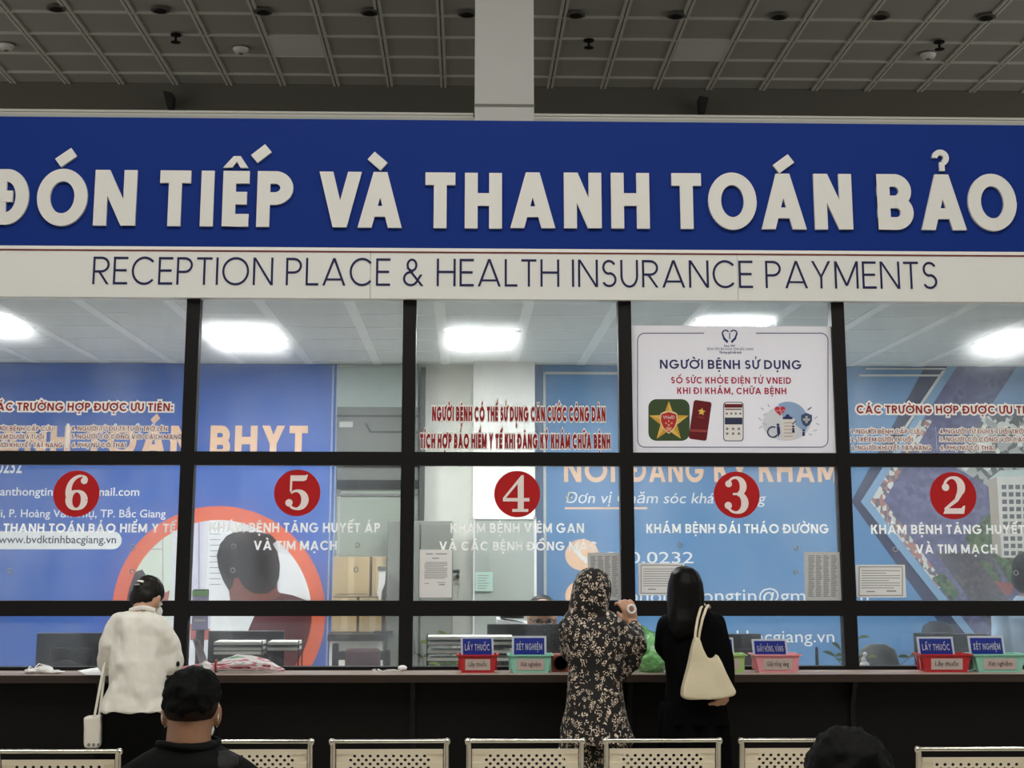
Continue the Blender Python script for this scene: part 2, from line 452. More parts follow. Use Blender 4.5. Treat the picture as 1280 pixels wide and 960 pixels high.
def glass():
    m = bpy.data.materials.new('dusty glass'); m.use_nodes = True; nt = m.node_tree
    for n in list(nt.nodes): nt.nodes.remove(n)
    N = nt.nodes.new; L = nt.links.new
    out = N('ShaderNodeOutputMaterial'); tr = N('ShaderNodeBsdfTransparent'); gl = N('ShaderNodeBsdfGlossy')
    tr.inputs[0].default_value = (.93, .955, .95, 1); gl.inputs['Roughness'].default_value = .02
    fr = N('ShaderNodeFresnel'); fr.inputs[0].default_value = 1.45
    ge = N('ShaderNodeNewGeometry'); io = N('ShaderNodeMapRange'); io.inputs[3].default_value = 1.45; io.inputs[4].default_value = 1/1.45
    L(ge.outputs['Backfacing'], io.inputs[0]); L(io.outputs[0], fr.inputs[0])
    m1 = N('ShaderNodeMixShader'); L(fr.outputs[0], m1.inputs[0]); L(tr.outputs[0], m1.inputs[1]); L(gl.outputs[0], m1.inputs[2])
    tl = N('ShaderNodeBsdfTranslucent'); tl.inputs[0].default_value = (.85, .9, .95, 1)
    tc = N('ShaderNodeTexCoord'); mp = N('ShaderNodeMapping'); mp.inputs['Scale'].default_value = (1, 1, .45)
    n1 = N('ShaderNodeTexNoise'); n1.inputs['Scale'].default_value = 2.2; n1.inputs['Detail'].default_value = 8; n1.inputs['Roughness'].default_value = .65
    rm = N('ShaderNodeMapRange'); rm.inputs[1].default_value = .42; rm.inputs[2].default_value = .8; rm.inputs[3].default_value = .012; rm.inputs[4].default_value = .1
    L(tc.outputs['Object'], mp.inputs[0]); L(mp.outputs[0], n1.inputs['Vector']); L(n1.outputs['Fac'], rm.inputs[0])
    m2 = N('ShaderNodeMixShader'); L(rm.outputs[0], m2.inputs[0]); L(m1.outputs[0], m2.inputs[1]); L(tl.outputs[0], m2.inputs[2])
    rf = N('ShaderNodeBsdfRefraction'); rf.inputs['Roughness'].default_value = .5; rf.inputs['IOR'].default_value = 1.12
    r2_ = N('ShaderNodeMapRange'); r2_.inputs[1].default_value = .35; r2_.inputs[2].default_value = .75; r2_.inputs[3].default_value = .03; r2_.inputs[4].default_value = .09
    L(n1.outputs['Fac'], r2_.inputs[0]); m3 = N('ShaderNodeMixShader'); L(r2_.outputs[0], m3.inputs[0]); L(m2.outputs[0], m3.inputs[1]); L(rf.outputs[0], m3.inputs[2])
    L(m3.outputs[0], out.inputs[0])
    return m
M_glass = glass()

def struct(name, b, m, label=None, cat=None, parent=None, smooth=None):
    o = b.build(name, m, parent, smooth)
    return tag(o, label, cat, None, 'structure')

# ------------------------------------------------------------------ the hall and the office shell
YG = 7.0; ZO = 2.95; YB = 10.19; ZH = 6.79; YF = 15.5
struct('floor', MB().box(-9, -5, -.1, 9, YF, 0), M_floor, 'beige polished floor of the waiting hall', 'floor')
struct('floor_bounce', MB().box(-5, 7.06, -.05, 6.5, YB, .004), mat('bounce floor', (236, 236, 230), .3), 'unseen pale slab added to bounce light up into the office', 'floor')  # unseen pale slab added to bounce light onto the office ceiling
# hall ceiling: square metal tiles between pale bars
b = MB(); b.mi = 0
x0 = -3.872
xs = [x0+.6*k for k in range(-9, 22)]; ys = [15.14-.6*k for k in range(0, 34)]
b.box(-9.3, -5, ZH+.02, 9.3, YF, ZH+.1)
b.mi = 1
for x in xs: b.box(x-.035, -5, ZH-.004, x-.008, YF, ZH+.03); b.box(x+.008, -5, ZH-.004, x+.035, YF, ZH+.03)
for y in ys: b.box(-9.3, y-.014, ZH-.002, 9.3, y+.014, ZH+.03)
struct('ceiling', b, [M_tile, M_grid], 'grey tiled metal ceiling of the high hall', 'ceiling')
struct('wall_far', MB().box(-9.3, YF, 0, 9.3, YF+.2, ZH+.1), M_hallwall, 'plain beige far wall above the office roof', 'wall')
struct('wall_rear_blocker', MB().box(-9.3, -5.2, 0, 9.3, -5, ZH+.1), M_hallwall, 'unseen wall added behind the viewer to darken reflections in the glass', 'wall')  # unseen wall added to keep open world light out of the glass reflections
# office back wall rising to the pale rail above the sign
zr = at(300, 147, 10.3).z
struct('wall_back', MB().box(-5, YB, 0, 6.5, YB+.15, zr-.02), M_oak, 'white back wall of the reception office', 'wall')
struct('wall_office_left', MB().box(-5.1, 7.05, 0, -5, YB, ZO), M_oak, 'white left end wall of the office', 'wall')
struct('wall_office_right', MB().box(6.5, 7.05, 0, 6.6, YB, ZO), M_oak, 'white right end wall of the office', 'wall')
cl = at(591, 650, 10.0); cr = at(669, 650, 10.0)
b = MB().box(cl.x, 10.0, 0, cr.x, 10.32, ZH)
struct('column', b, M_col, 'square white column rising through the office to the hall ceiling', 'column')
zj = at(632, 131, 9.99).z
struct('trim_column', MB().box(cl.x-.004, 9.99, zj-.012, cr.x+.004, 10.0, zj+.006), mat('column joint', (150, 148, 136), .6), 'grey joint strip across the white column', 'trim')
b = MB(); b.box(-5, 10.2, zr-.018, cl.x-.01, 10.34, zr-.002); b.box(-5, 10.21, zr+.006, cl.x-.01, 10.34, zr+.024); b.box(-5, 10.24, zr-.02, cl.x-.01, 10.34, zr+.01)
struct('trim_rail_left', b, M_alu, 'pale metal rail above the sign left of the column', 'trim')
b = MB(); b.box(cr.x+.01, 10.2, zr-.018, 6.5, 10.34, zr-.002); b.box(cr.x+.01, 10.21, zr+.006, 6.5, 10.34, zr+.024); b.box(cr.x+.01, 10.24, zr-.02, 6.5, 10.34, zr+.01)
struct('trim_rail_right', b, M_alu, 'pale metal rail above the sign right of the column', 'trim')
# office ceiling
b = MB(); b.mi = 0; b.box(-5, 7.05, ZO+.003, 6.5, YB, ZO+.06); b.mi = 1
for k in range(-9, 15):
    x = -.146+.4825*k; b.box(x-.03, 7.05, ZO, x+.03, YB, ZO+.02)
for y in (7.1, 7.58, 8.047, 8.516, 9.002, 9.519, 10.0): b.box(-5, y-.011, ZO+.001, 6.5, y+.011, ZO+.02)
struct('ceiling_office', b, [M_otile, M_ogrid], 'pale tiled ceiling of the reception office', 'ceiling')
# window frame
MX = [-1.3345+1.057*i for i in range(-2, 7)]
ZT, T1, T0, U1, U0, ZS = 2.87, 2.106, 2.041, 1.404, 1.333, 1.085
for i, x in enumerate(MX):
    struct(f'trim_mullion_{i+1}', MB().box(x-.0325, 6.965, ZS, x+.0325, 7.035, ZT), M_frame, None, None)
for n, (z0, z1) in enumerate(((T0, T1), (U0, U1), (ZS, ZS+.016), (ZT-.012, ZT+.1))):
    struct(f'trim_transom_{n+1}', MB().box(MX[0]-.03, 6.967, z0, MX[-1]+.03, 7.033, z1), M_frame)
# ceiling lamps in the office
def office_lamp(x, y, label):
    t = thing('ceiling_light', (x, y, ZO), label, 'ceiling light', 'square office ceiling lamps')
    MB().box(x-.215, y-.21, ZO-.016, x+.215, y+.21, ZO-.002).build('diffuser', M_lamp, t)
    f = MB()
    for q in ((-.235, -.23, -.215, .23), (.215, -.23, .235, .23), (-.215, -.23, .215, -.21), (-.215, .21, .215, .23)):
        f.box(x+q[0], y+q[1], ZO-.018, x+q[2], y+q[3], ZO)
    f.build('frame', M_ogrid, t)
gx = lambda k: -.146+.4825*(k+.5)
office_lamp(gx(0), 8.76, 'glowing square ceiling lamp seen in the pane over number four')
office_lamp(gx(-3), 8.76, 'glowing square ceiling lamp seen in the pane over number five')
office_lamp(gx(7)-.02, 8.76, 'glowing square ceiling lamp at the right edge over number two')
office_lamp(gx(3), 8.3, 'square ceiling lamp glowing just above the white poster')
office_lamp(gx(-6), 8.3, 'unseen square ceiling lamp added to light the left of the office')  # out-of-view lamp added only to light the office
# hall lamps behind and above the viewer
for i, (x, y) in enumerate(((-3.6, 1.2), (-.6, 1.2), (2.4, 1.2), (-2.1, 3.4), (.9, 3.4), (4.2, 2.8))):
    t = thing('hall_light_panel', (x, y, ZH), 'square lit panel in the hall ceiling over the waiting seats', 'ceiling light', 'lit panels over the waiting seats')
    MB().box(x-.5, y-.5, ZH-.03, x+.5, y+.5, ZH-.006).build('diffuser', M_hlamp, t)
    f = MB()
    for q in ((-.53, -.53, -.5, .53), (.5, -.53, .53, .53), (-.5, -.53, .5, -.5), (-.5, .5, .5, .53)): f.box(x+q[0], y+q[1], ZH-.034, x+q[2], y+q[3], ZH-.004)
    f.build('frame', M_grid, t)
# unlit ceiling panels that show in the photo
for (px, py, side) in ((377, 59, 'left'), (876, 65, 'right')):
    p = atz(px, py, ZH); x = x0+.6*(math.floor((p.x-x0)/.6)+.5); y = 15.14-.6*(math.floor((15.14-p.y)/.6)+.5)
    t = thing('ceiling_panel', (x, y, ZH), f'unlit pale panel in the grey ceiling {side} of the column', 'ceiling panel', 'unlit pale ceiling panels')
    MB().box(x-.262, y-.283, ZH-.001, x+.262, y+.283, ZH+.015).build('diffuser', M_offpanel, t)
    f = MB()
    for q in ((-.275, -.295, -.262, .295), (.262, -.295, .275, .295), (-.262, -.295, .262, -.283), (-.262, .283, .262, .295)): f.box(x+q[0], y+q[1], ZH-.006, x+q[2], y+q[3], ZH+.01)
    f.build('frame', M_grid, t)
# downlights, sprinklers, detectors
dl = [(70, 8), (200, 10), (329, 12), (462, 13), (584, 15), (720, 16), (845, 17), (974, 18), (1101, 18), (1233, 19)]
nth = ['first', 'second', 'third', 'fourth', 'fifth']
for i, (px, py) in enumerate(dl):
    p = atz(px, py+2, ZH)
    lab = f'small dark downlight, {nth[i]} from the left edge' if i < 5 else f'small dark downlight, {nth[i-5]} to the right of the column'
    t = thing('downlight', p, lab, 'downlight', 'dark downlights in the hall ceiling')
    MB().lathe((p.x, p.y, ZH-.012), [(.075, 0), (.09, .0), (.09, .014), (.075, .014)], 20).build('rim', mat('downlight rim', (105, 100, 90), .4), t, True)
    MB().lathe((p.x, p.y, ZH-.02), [(.02, 0), (.06, .0), (.07, .02), (.04, .021)], 20).build('lens', M_black, t, True)
for px, py, lab in ((220, 43, 'left of the column'), (736, 50, 'just right of the column'), (1174, 52, 'near the right edge')):
    p = atz(px, py, ZH)
    t = thing('sprinkler', p, f'small dark sprinkler head hanging {lab}', 'sprinkler', 'ceiling sprinklers')
    MB().lathe((p.x, p.y, ZH-.012), [(.05, 0), (.055, .0), (.055, .012), (.05, .012)], 16).build('plate', M_black, t, True)
    MB().lathe((p.x, p.y, ZH-.09), [(.012, 0), (.05, .004), (.05, .01), (.012, .014), (.014, .08)], 16).build('head', M_black, t, True)
for px, py, lab in ((301, 61, 'left of the column'), (8, 57, 'at the left edge'), (1160, 68, 'toward the right edge')):
    p = atz(px, py, ZH)
    t = thing('smoke_detector', p, f'round white smoke detector {lab}', 'smoke detector', 'ceiling smoke detectors')
    MB().lathe((p.x, p.y, ZH-.05), [(.03, 0), (.065, .01), (.08, .035), (.085, .05)], 20).build('cover', M_offpanel, t, True)
    MB().lathe((p.x, p.y, ZH-.06), [(.02, 0), (.028, .012)], 16).build('sensor', mat('sensor grey', (120, 118, 110), .5), t, True)
for px, py, lab in ((211, 126, 'left of the column'), (879, 132, 'right of the column')):
    p = at(px, py, 15.3)
    t = thing('wall_speaker', p, f'small dark wall speaker on a bracket {lab}', 'speaker', 'wall speakers under the hall ceiling')
    s = 1 if px < 600 else -1
    MB().prism([(p.x-.05, p.z+.09), (p.x+.05, p.z+.07), (p.x+.02*s+.03, p.z-.1), (p.x+.02*s-.02, p.z-.1)], 15.22, 15.42).build('case', mat('speaker case', (44, 44, 46), .5), t)
    MB().box(p.x-.015, 15.4, p.z-.03, p.x+.015, 15.5, p.z+.03).build('bracket', M_black, t)

# ------------------------------------------------------------------ the big sign
YS = 6.93
sign = thing('reception_sign', (.2, YS, 2.86), 'long blue and white reception sign with raised white capitals above the windows', 'sign')
zb0 = at(640, 374, YS).z; zw = at(640, 315.2, YS).z; zm = at(640, 311.2, YS).z; zt = at(640, 151, YS).z
XL, XR = -3.6, 5.15
MB().box(XL, YS, zm, XR, 7.0, zt).build('header_board', M_blue, sign)
b = MB()
for i, (a, c) in enumerate(((XL, at(463, 345, YS).x-.001), (at(463, 345, YS).x+.001, at(922, 345, YS).x-.001), (at(922, 345, YS).x+.001, XR))): b.box(a, YS, zb0, c, 7.0, zw-.004)
b.build('subtitle_board', M_white, sign)
MB().box(XL, YS-.006, zw, XR, 7.0, zm).build('edge_strip', mat('edge white', (240, 238, 232), .35), sign)
MB().box(XL, YS-.003, zw-.007, XR, 7.0, zw).build('red_stripe', M_redline, sign)
LET = [('Đ', -9, 35.5), ('Ó', 46, 109), ('N', 117.5, 170), ('T', 199, 237.5), ('I', 250.5, 267), ('Ế', 278, 311), ('P', 321, 366), ('V', 398.5, 451.5), ('À', 447.5, 502.5),
       ('T', 531.5, 569), ('H', 581, 627.5), ('A', 638, 694), ('N', 705, 752), ('H', 764, 812), ('T', 840, 877), ('O', 885.5, 946), ('Á', 951.5, 1007.5), ('N', 1018, 1065.5),
       ('B', 1097, 1141.5), ('Ả', 1151, 1207), ('O', 1210.5, 1271)]
for ch, xa, xb in LET:
    xm = (xa+xb)/2; yb = 281+.0062*(xm-60)*(1.25 if xm < 640 else 1)-(.9 if xm > 640 else 0)*(xm-640)/640; yt = yb-69.5
    a = at(xa, (yb+yt)/2, YS-.02); c = at(xb, (yb+yt)/2, YS-.02); zb = at(xm, yb, YS-.02).z; zc = at(xm, yt, YS-.02).z; h = zc-zb
    bs, ms = split(ch); wd = (c.x-a.x)/h; t = .225
    g, _ = glyph(bs, t, wd)
    b = MB()
    for i, p in enumerate(g): b.prism([(a.x+q[0]*h, zb+q[1]*h) for q in p], YS-.016-.0001*i, YS+.002)
    if ms:
        g = []; cx = wd/2
        if '\u0302' in ms: g += [[(cx-.24, 1.06), (cx-.08, 1.06), (cx+.06, 1.27), (cx-.06, 1.27)], [(cx+.2, 1.06), (cx+.06, 1.06), (cx-.06, 1.27), (cx+.06, 1.27)]]
        ox = .42 if '\u0302' in ms else .04; oy = 1.22 if '\u0302' in ms else 1.12
        if bs == 'A': oy = 1.08
        if '\u0301' in ms: g += _D(cx+ox-.15 if '\u0302' not in ms else cx+ox-.12, oy, cx+ox+.12, oy+.2, .185, False)
        if '\u0300' in ms: g += _D(cx+.06, oy+.02, cx-.17, oy+.22, .185, False)
        if '\u0309' in ms: g += _A(cx, oy+.22, .15, .15, 180, -70, .1, 16)+_V(cx+.02, .09, oy-.02, oy+.14)
        k = MB()
        for i, p in enumerate(g): k.prism([(a.x+q[0]*h, zb+q[1]*h) for q in p], YS-.016-.0001*i, YS+.002)
        b2 = k
    o = b.build('letter', M_letter, sign)
    if ms: b2.build('accent', M_letter, o)
b = MB(); caps_px(b, 'RECEPTION PLACE & HEALTH INSURANCE PAYMENTS', 115, 1172, 358.3, 324, YS-.002, .085, .15)
b.build('subtitle_lettering', M_navy, sign)

# ------------------------------------------------------------------ panes
names = {1: 'beyond the left edge', 2: 'with number six', 3: 'with number five', 4: 'with number four', 5: 'with number three', 6: 'with number two', 7: 'beyond the right edge'}
holes = {3: [(292, 683), (291, 713), (447, 681), (445, 712)], 2: [(12, 714), (166, 684), (165, 714)], 5: [(850, 681), (995, 685), (995, 715)], 6: [(1119, 687), (1270, 716)]}
wn = 0
M_grom = mat('grommet', (150, 152, 152), .4)
for i in range(8):
    xa, xb = MX[i]+.0325, MX[i+1]-.0325
    for row, (z0, z1) in enumerate(((T1, ZT-.012), (U1, T0), (ZS+.016, U0))):
        wn += 1
        o = struct(f'window_{wn}', MB().box(xa, 6.997, z0, xb, 7.003, z1), M_glass)
        if row == 1 and i in holes:
            for hx, hy in holes[i]:
                p = at(hx, hy, YG-.006)
                tp = [(p.x+.0105*math.cos(2*PI*k/16), p.y, p.z+.0105*math.sin(2*PI*k/16)) for k in range(16)]
                MB().tube(tp, .0028, 6, closed=True).build('speaking_hole', M_grom, o, True)
# ------------------------------------------------------------------ decals on the glass
YD = 6.988
M_redd = mat('text red', (150, 26, 28), .45)
def backlit(name, rgb, k=.5):
    m = bpy.data.materials.new(name); m.use_nodes = True; nt = m.node_tree
    b_ = nt.nodes['Principled BSDF']; c = [lin(x) for x in rgb]+[1]; b_.inputs['Base Color'].default_value = c; b_.inputs['Roughness'].default_value = .5
    t_ = nt.nodes.new('ShaderNodeBsdfTranslucent'); t_.inputs[0].default_value = c; mx = nt.nodes.new('ShaderNodeMixShader'); mx.inputs[0].default_value = k
    nt.links.new(b_.outputs[0], mx.inputs[1]); nt.links.new(t_.outputs[0], mx.inputs[2]); nt.links.new(mx.outputs[0], nt.nodes['Material Output'].inputs[0])
    MATS[name] = m; return m
M_wtext = backlit('film white', (251, 250, 247), .55)
M_red = backlit('sticker red', (206, 30, 34), .25)
M_num = mat('numeral pink white', (255, 240, 238), .5)
def numeral(n, cx, cy, r):
    """heavy book-style figure; local y up, unit = circle radius"""
    S = []
    def stroke(pts, ws):
        for i in range(len(pts)-1):
            (x0_, y0_), (x1_, y1_) = pts[i], pts[i+1]; L = math.hypot(x1_-x0_, y1_-y0_) or 1e-6
            S.append([])
            def nrm(j):
                a = pts[max(j-1, 0)]; c = pts[min(j+1, len(pts)-1)]; l = math.hypot(c[0]-a[0], c[1]-a[1]) or 1e-6
                return (-(c[1]-a[1])/l, (c[0]-a[0])/l)
            n0, n1 = nrm(i), nrm(i+1); w0, w1 = ws[i]/2, ws[i+1]/2
            S[-1] = [(x0_-n0[0]*w0, y0_-n0[1]*w0), (x1_-n1[0]*w1, y1_-n1[1]*w1), (x1_+n1[0]*w1, y1_+n1[1]*w1), (x0_+n0[0]*w0, y0_+n0[1]*w0)]
    def arc(cx_, cy_, rx, ry, a0, a1, wf, k=22):
        pts = []; ws = []
        for i in range(k+1):
            a = math.radians(a0+(a1-a0)*i/k); pts.append((cx_+rx*math.cos(a), cy_+ry*math.sin(a))); ws.append(wf(math.cos(a), i/k))
        stroke(pts, ws)
    ball = lambda x, y, q: S.append([(x+q*math.cos(2*PI*k/16), y+q*math.sin(2*PI*k/16)) for k in range(16)])
    thick = lambda c, u: .1+.2*abs(c)**1.5
    if n == 6:
        arc(.02, -.26, .31, .36, 0, 360, lambda c, u: .09+.19*abs(c)**1.4, 36)
        arc(.2, .12, .52, .6, 200, 92, lambda c, u: .28-.19*u)
        ball(.29, .52, .14); stroke([(.2, .72), (.34, .66), (.4, .55)], [.09, .1, .1])
    if n == 5:
        arc(-.02, -.28, .34, .36, 115, -140, lambda c, u: .1+.2*max(c, 0)**1.2); ball(-.32, -.4, .15)
        S.append([(-.3, .05), (-.22, .05), (-.2, .7), (-.29, .7)]); S.append([(-.29, .7), (.3, .7), (.42, .74), (.36, .52), (.25, .47), (-.26, .47)])
        stroke([(-.25, -.02), (-.14, .06), (-.02, .08)], [.06, .09, .1])
    if n == 4:
        S.append([(.02, -.62), (.27, -.62), (.27, .76), (.17, .76), (.02, .4)]); S.append([(-.58, -.3), (.5, -.3), (.5, -.16), (-.58, -.16)])
        S.append([(-.58, -.16), (-.46, -.16), (.1, .5), (.2, .74), (.17, .76)]); S.append([(-.2, -.72), (.45, -.72), (.45, -.6), (-.2, -.6)])
    if n == 3:
        arc(-.04, .34, .31, .35, 150, -80, lambda c, u: .1+.18*max(c, 0)**1.2); arc(-.04, -.32, .36, .39, 80, -150, lambda c, u: .1+.2*max(c, 0)**1.2)
        ball(-.32, .44, .14); ball(-.36, -.43, .15); stroke([(-.16, .03), (.04, .03)], [.09, .09])
    if n == 2:
        arc(0, .33, .34, .38, 165, -30, lambda c, u: .1+.22*max(c, 0)**1.1); ball(-.29, .33, .15)
        stroke([(.3, .16), (.12, -.18), (-.2, -.42), (-.36, -.56)], [.26, .16, .12, .12])
        S.append([(-.44, -.72), (.4, -.72), (.46, -.4), (.38, -.4), (.3, -.5), (-.34, -.5)])
    b = MB(); p = at(cx, cy, YD-.003); sc = (at(cx+r, cy, YD).x-at(cx-r, cy, YD).x)/2*1.07
    for i, q in enumerate(S): b.poly([(p.x+x*sc, p.y-.000012*i, p.z+y*sc) for x, y in q])
    return b
for n, cx, cy, r, word in ((6, 95.5, 617, 29, 'six'), (5, 371.5, 616, 29, 'five'), (4, 646.5, 617.5, 28.7, 'four'), (3, 921, 618.5, 28.7, 'three'), (2, 1191.5, 619.5, 29, 'two')):
    p = at(cx, cy, YD); R = (at(cx+r, cy, YD).x-at(cx-r, cy, YD).x)/2
    t = thing('number_sticker', p, f'round red counter sticker with a pale figure {word} on the glass', 'sticker', 'round red number stickers')
    MB().lathe((p.x, YD, p.z), [(R, 0), (R, .0012)], 56, 'y').build('disc', M_red, t)
    numeral(n, cx, cy, r).build('numeral', M_num, t)
def decal(name, label, cat, lines, m, ol=None, group=None, bar=None):
    """lettering cut from film; lines = (text, x0, x1, base, top, stroke, gap)"""
    p = at((lines[0][1]+lines[0][2])/2, lines[-1][3], YD)
    t = thing(name, p, label, cat, group)
    for (s, xa, xb, yb, yt, st, gp) in lines:
        b = MB(); caps_px(b, s, xa, xb, yb, yt, YD-.0012, st, gp); o = b.build('lettering', m, t)
        if ol: b = MB(); caps_px(b, s, xa, xb, yb, yt, YD, st, gp, ol); b.build('outline', mat('outline white', (253, 252, 249), .6), o)
    if bar: MB().box(*bar).build('divider', M_wtext, t)
    return t
G = 'white lettering under the number stickers'
decal('window_lettering', 'white cut-out lettering under number six on the glass', 'lettering', [('THANH TOÁN BẢO HIỂM Y TẾ', 4, 219, 665.5, 654.5, .2, .16)], M_wtext, None, G)
decal('window_lettering', 'two white lines of lettering under number five on the glass', 'lettering', [('KHÁM BỆNH TĂNG HUYẾT ÁP', 262, 475, 665.5, 653.5, .2, .16), ('VÀ TIM MẠCH', 317, 421, 687.5, 676, .2, .16)], M_wtext, None, G)
decal('window_lettering', 'two white lines of lettering under number four on the glass', 'lettering', [('KHÁM BỆNH VIÊM GAN', 563, 730, 666, 654, .2, .16), ('VÀ CÁC BỆNH ĐỒNG MẮC', 549, 746, 688, 677, .2, .16)], M_wtext, None, G)
decal('window_lettering', 'single white line of lettering under number three on the glass', 'lettering', [('KHÁM BỆNH ĐÁI THÁO ĐƯỜNG', 808, 1036, 666.5, 655, .2, .16)], M_wtext, None, G)
decal('window_lettering', 'two white lines of lettering under number two on the glass', 'lettering', [('KHÁM BỆNH TĂNG HUYẾT ÁP', 1089, 1306, 667.5, 656, .2, .16), ('VÀ TIM MẠCH', 1145, 1247, 692, 680.5, .2, .16)], M_wtext, None, G)
def priority(dx, dy, label):
    a = at(1169.5+dx, 533+dy, YD); c = at(1171+dx, 564+dy, YD)
    decal('priority_notice', label, 'lettering',
      [('CÁC TRƯỜNG HỢP ĐƯỢC ƯU TIÊN:', 1071+dx, 1302+dx, 517+dy, 507+dy, .2, .17),
       ('1. NGƯỜI BỆNH CẤP CỨU', 1064+dx, 1152+dx, 542+dy, 536.6+dy, .15, .2), ('2. TRẺ EM DƯỚI 6 TUỔI', 1064+dx, 1141+dx, 552+dy, 546.6+dy, .15, .2), ('3. NGƯỜI KHUYẾT TẬT NẶNG', 1065+dx, 1164+dx, 562.5+dy, 557+dy, .15, .2),
       ('4. NGƯỜI TỪ ĐỦ 75 TUỔI TRỞ LÊN', 1175+dx, 1295+dx, 542+dy, 536.6+dy, .15, .2), ('5. NGƯỜI CÓ CÔNG VỚI CÁCH MẠNG', 1175+dx, 1314+dx, 552+dy, 546.6+dy, .15, .2), ('6. PHỤ NỮ CÓ THAI', 1176+dx, 1243+dx, 562.5+dy, 557+dy, .15, .2)],
      M_redd, .2, 'red priority notices on the upper glass', (a.x, YD-.0012, c.z, c.x, YD, a.z))
priority(0, 0, 'red and white list of priority cases above number two')
priority(-1086, -3.5, 'red and white list of priority cases above number six')
decal('identity_card_notice', 'condensed red two-line notice with white outline above number four', 'lettering',
      [('NGƯỜI BỆNH CÓ THỂ SỬ DỤNG CĂN CƯỚC CÔNG DÂN', 540, 757, 526.5, 508.5, .27, .16), ('TÍCH HỢP BẢO HIỂM Y TẾ KHI ĐĂNG KÝ KHÁM CHỮA BỆNH', 525, 763, 560.5, 542.5, .27, .16)], M_redd, .09)

# white poster on the glass above number three
YP = 6.985
pr = thing('health_record_poster', at(915, 568, YP), 'white printed poster with star emblem and phones filling the pane above number three', 'poster')
a = at(789, 568.5, YP); c = at(1042, 408, YP)
MB().box(a.x, YP, a.z, c.x+.005, YP+.003, c.z).build('sheet', backlit('poster paper', (248, 246, 250), .45), pr)
E = -.0008
def pp(name, polys, m, lay=1, par=pr):
    b = MB()
    for i, q in enumerate(polys): b.poly([at(x, y, YP+E*lay-.00004*i) for x, y in q])
    return b.build(name, m, par)
M_pnavy = mat('print navy', (40, 48, 100), .5)
rr = [(796, 559), (1034, 416)]
bd = MB()
ring = rrect(797, 416.5, 1035, 559, 9)
path = [at(x, y, YP+E) for x, y in ring]
n_ = len(path)
for i in range(n_):
    q, r_ = ring[i], ring[(i+1) % n_]
    segs = [(q, r_)]
    if abs(q[0]-r_[0]) > 100 and abs(q[1]-416.5) < .6: lo, hi = sorted((q[0], r_[0])); segs = [((lo, 416.5), (880, 416.5)), ((945, 416.5), (hi, 416.5))]
    for (u0, v0), (u1, v1) in segs:
        L = math.hypot(u1-u0, v1-v0) or 1; nx, ny = -(v1-v0)/L*.5, (u1-u0)/L*.5
        bd.poly([at(u0-nx, v0-ny, YP+E), at(u1-nx, v1-ny, YP+E), at(u1+nx, v1+ny, YP+E), at(u0+nx, v0+ny, YP+E)])
bd.build('border_line', M_pnavy, pr)
def arcband(cx, cy, r0, r1, a0, a1, n=14, ys=1):
    o = [(cx+r1*math.cos(math.radians(a0+(a1-a0)*i/n)), cy+ys*r1*math.sin(math.radians(a0+(a1-a0)*i/n))) for i in range(n+1)]
    return o+[(cx+r0*math.cos(math.radians(a1+(a0-a1)*i/n)), cy+ys*r0*math.sin(math.radians(a1+(a0-a1)*i/n))) for i in range(n+1)]
def bands(cx, cy, r0, r1, a0, a1, n=14, ys=1):
    o = []
    for i in range(n):
        o.append(arcband(cx, cy, r0, r1, a0+(a1-a0)*i/n, a0+(a1-a0)*(i+1)/n, 1, ys))
    return o
heart = bands(907, 417, 3.4, 5, 120, 330)+bands(917, 417, 3.4, 5, 210, 420)
heart += [[(902.2, 417), (903.8, 416.5), (906, 422), (910.5, 426.5), (909, 429), (904, 424)], [(921.8, 417), (920.2, 416.5), (918, 422), (913.5, 426.5), (915, 429), (920, 424)],
          [(911.4, 416), (912.6, 416), (912.6, 424), (911.4, 424)]]
pp('heart_logo', heart, M_pnavy)
for q in (('Since 1907', 905, 919, 433.5, 431, YP+E, .02), ('BỆNH VIỆN ĐA KHOA TỈNH BẮC GIANG', 884, 942, 437.6, 434.8, YP+E, .0), ('Tấm lòng người thầy thuốc', 899, 927, 441.8, 439.2, YP+E, .03)):
    b = MB(); sans_px(b, *q); b.build('small_print', M_pnavy, pr)
b = MB(); caps_px(b, 'NGƯỜI BỆNH SỬ DỤNG', 825, 1002, 461.2, 450, YP+E, .19, .17); b.build('title', M_pnavy, pr)
for q in (('SỔ SỨC KHỎE ĐIỆN TỬ VNEID', 839, 989, 479.5, 471.4, YP+E, .2, .19), ('KHI ĐI KHÁM, CHỮA BỆNH', 846.5, 983, 492.6, 484.5, YP+E, .2, .19)):
    b = MB(); caps_px(b, *q); b.build('subtitle', mat('print crimson', (176, 34, 62), .5), pr)
em = pp('emblem_square', [rrect(810.5, 499, 862, 551, 10)], mat('emblem green', (58, 78, 44), .5), 1)
def star(cx, cy, r, k=.42, rot=-90, n=5):
    return [(cx+(r if i % 2 == 0 else r*k)*math.cos(math.radians(rot+180/n*i)), cy+(r if i % 2 == 0 else r*k)*math.sin(math.radians(rot+180/n*i))) for i in range(2*n)]
st = star(836, 527.5, 26); ctr = (836, 527.5)
b = MB(); b.mi = 0
for i in range(10):
    b.mi = i % 2
    b.poly([at(x, y, YP+E*2) for x, y in (ctr, st[i], st[(i+1) % 10])])
b.build('star', [mat('star gold', (236, 196, 98), .4), mat('star gold dark', (214, 164, 62), .4)], em)
pp('shield_rim', [[(825.5, 517), (830, 514.5), (836, 513.5), (842, 514.5), (846.5, 517), (847.2, 526), (844, 535), (836, 542.5), (828, 535), (824.8, 526)]], mat('shield rim', (240, 214, 170), .4), 3, em)
pp('shield', [[(826.8, 518), (836, 515), (845.2, 518), (845.8, 526), (842.8, 534), (836, 540.8), (829.2, 534), (826.2, 526)]], mat('shield red', (188, 40, 40), .5), 4, em)
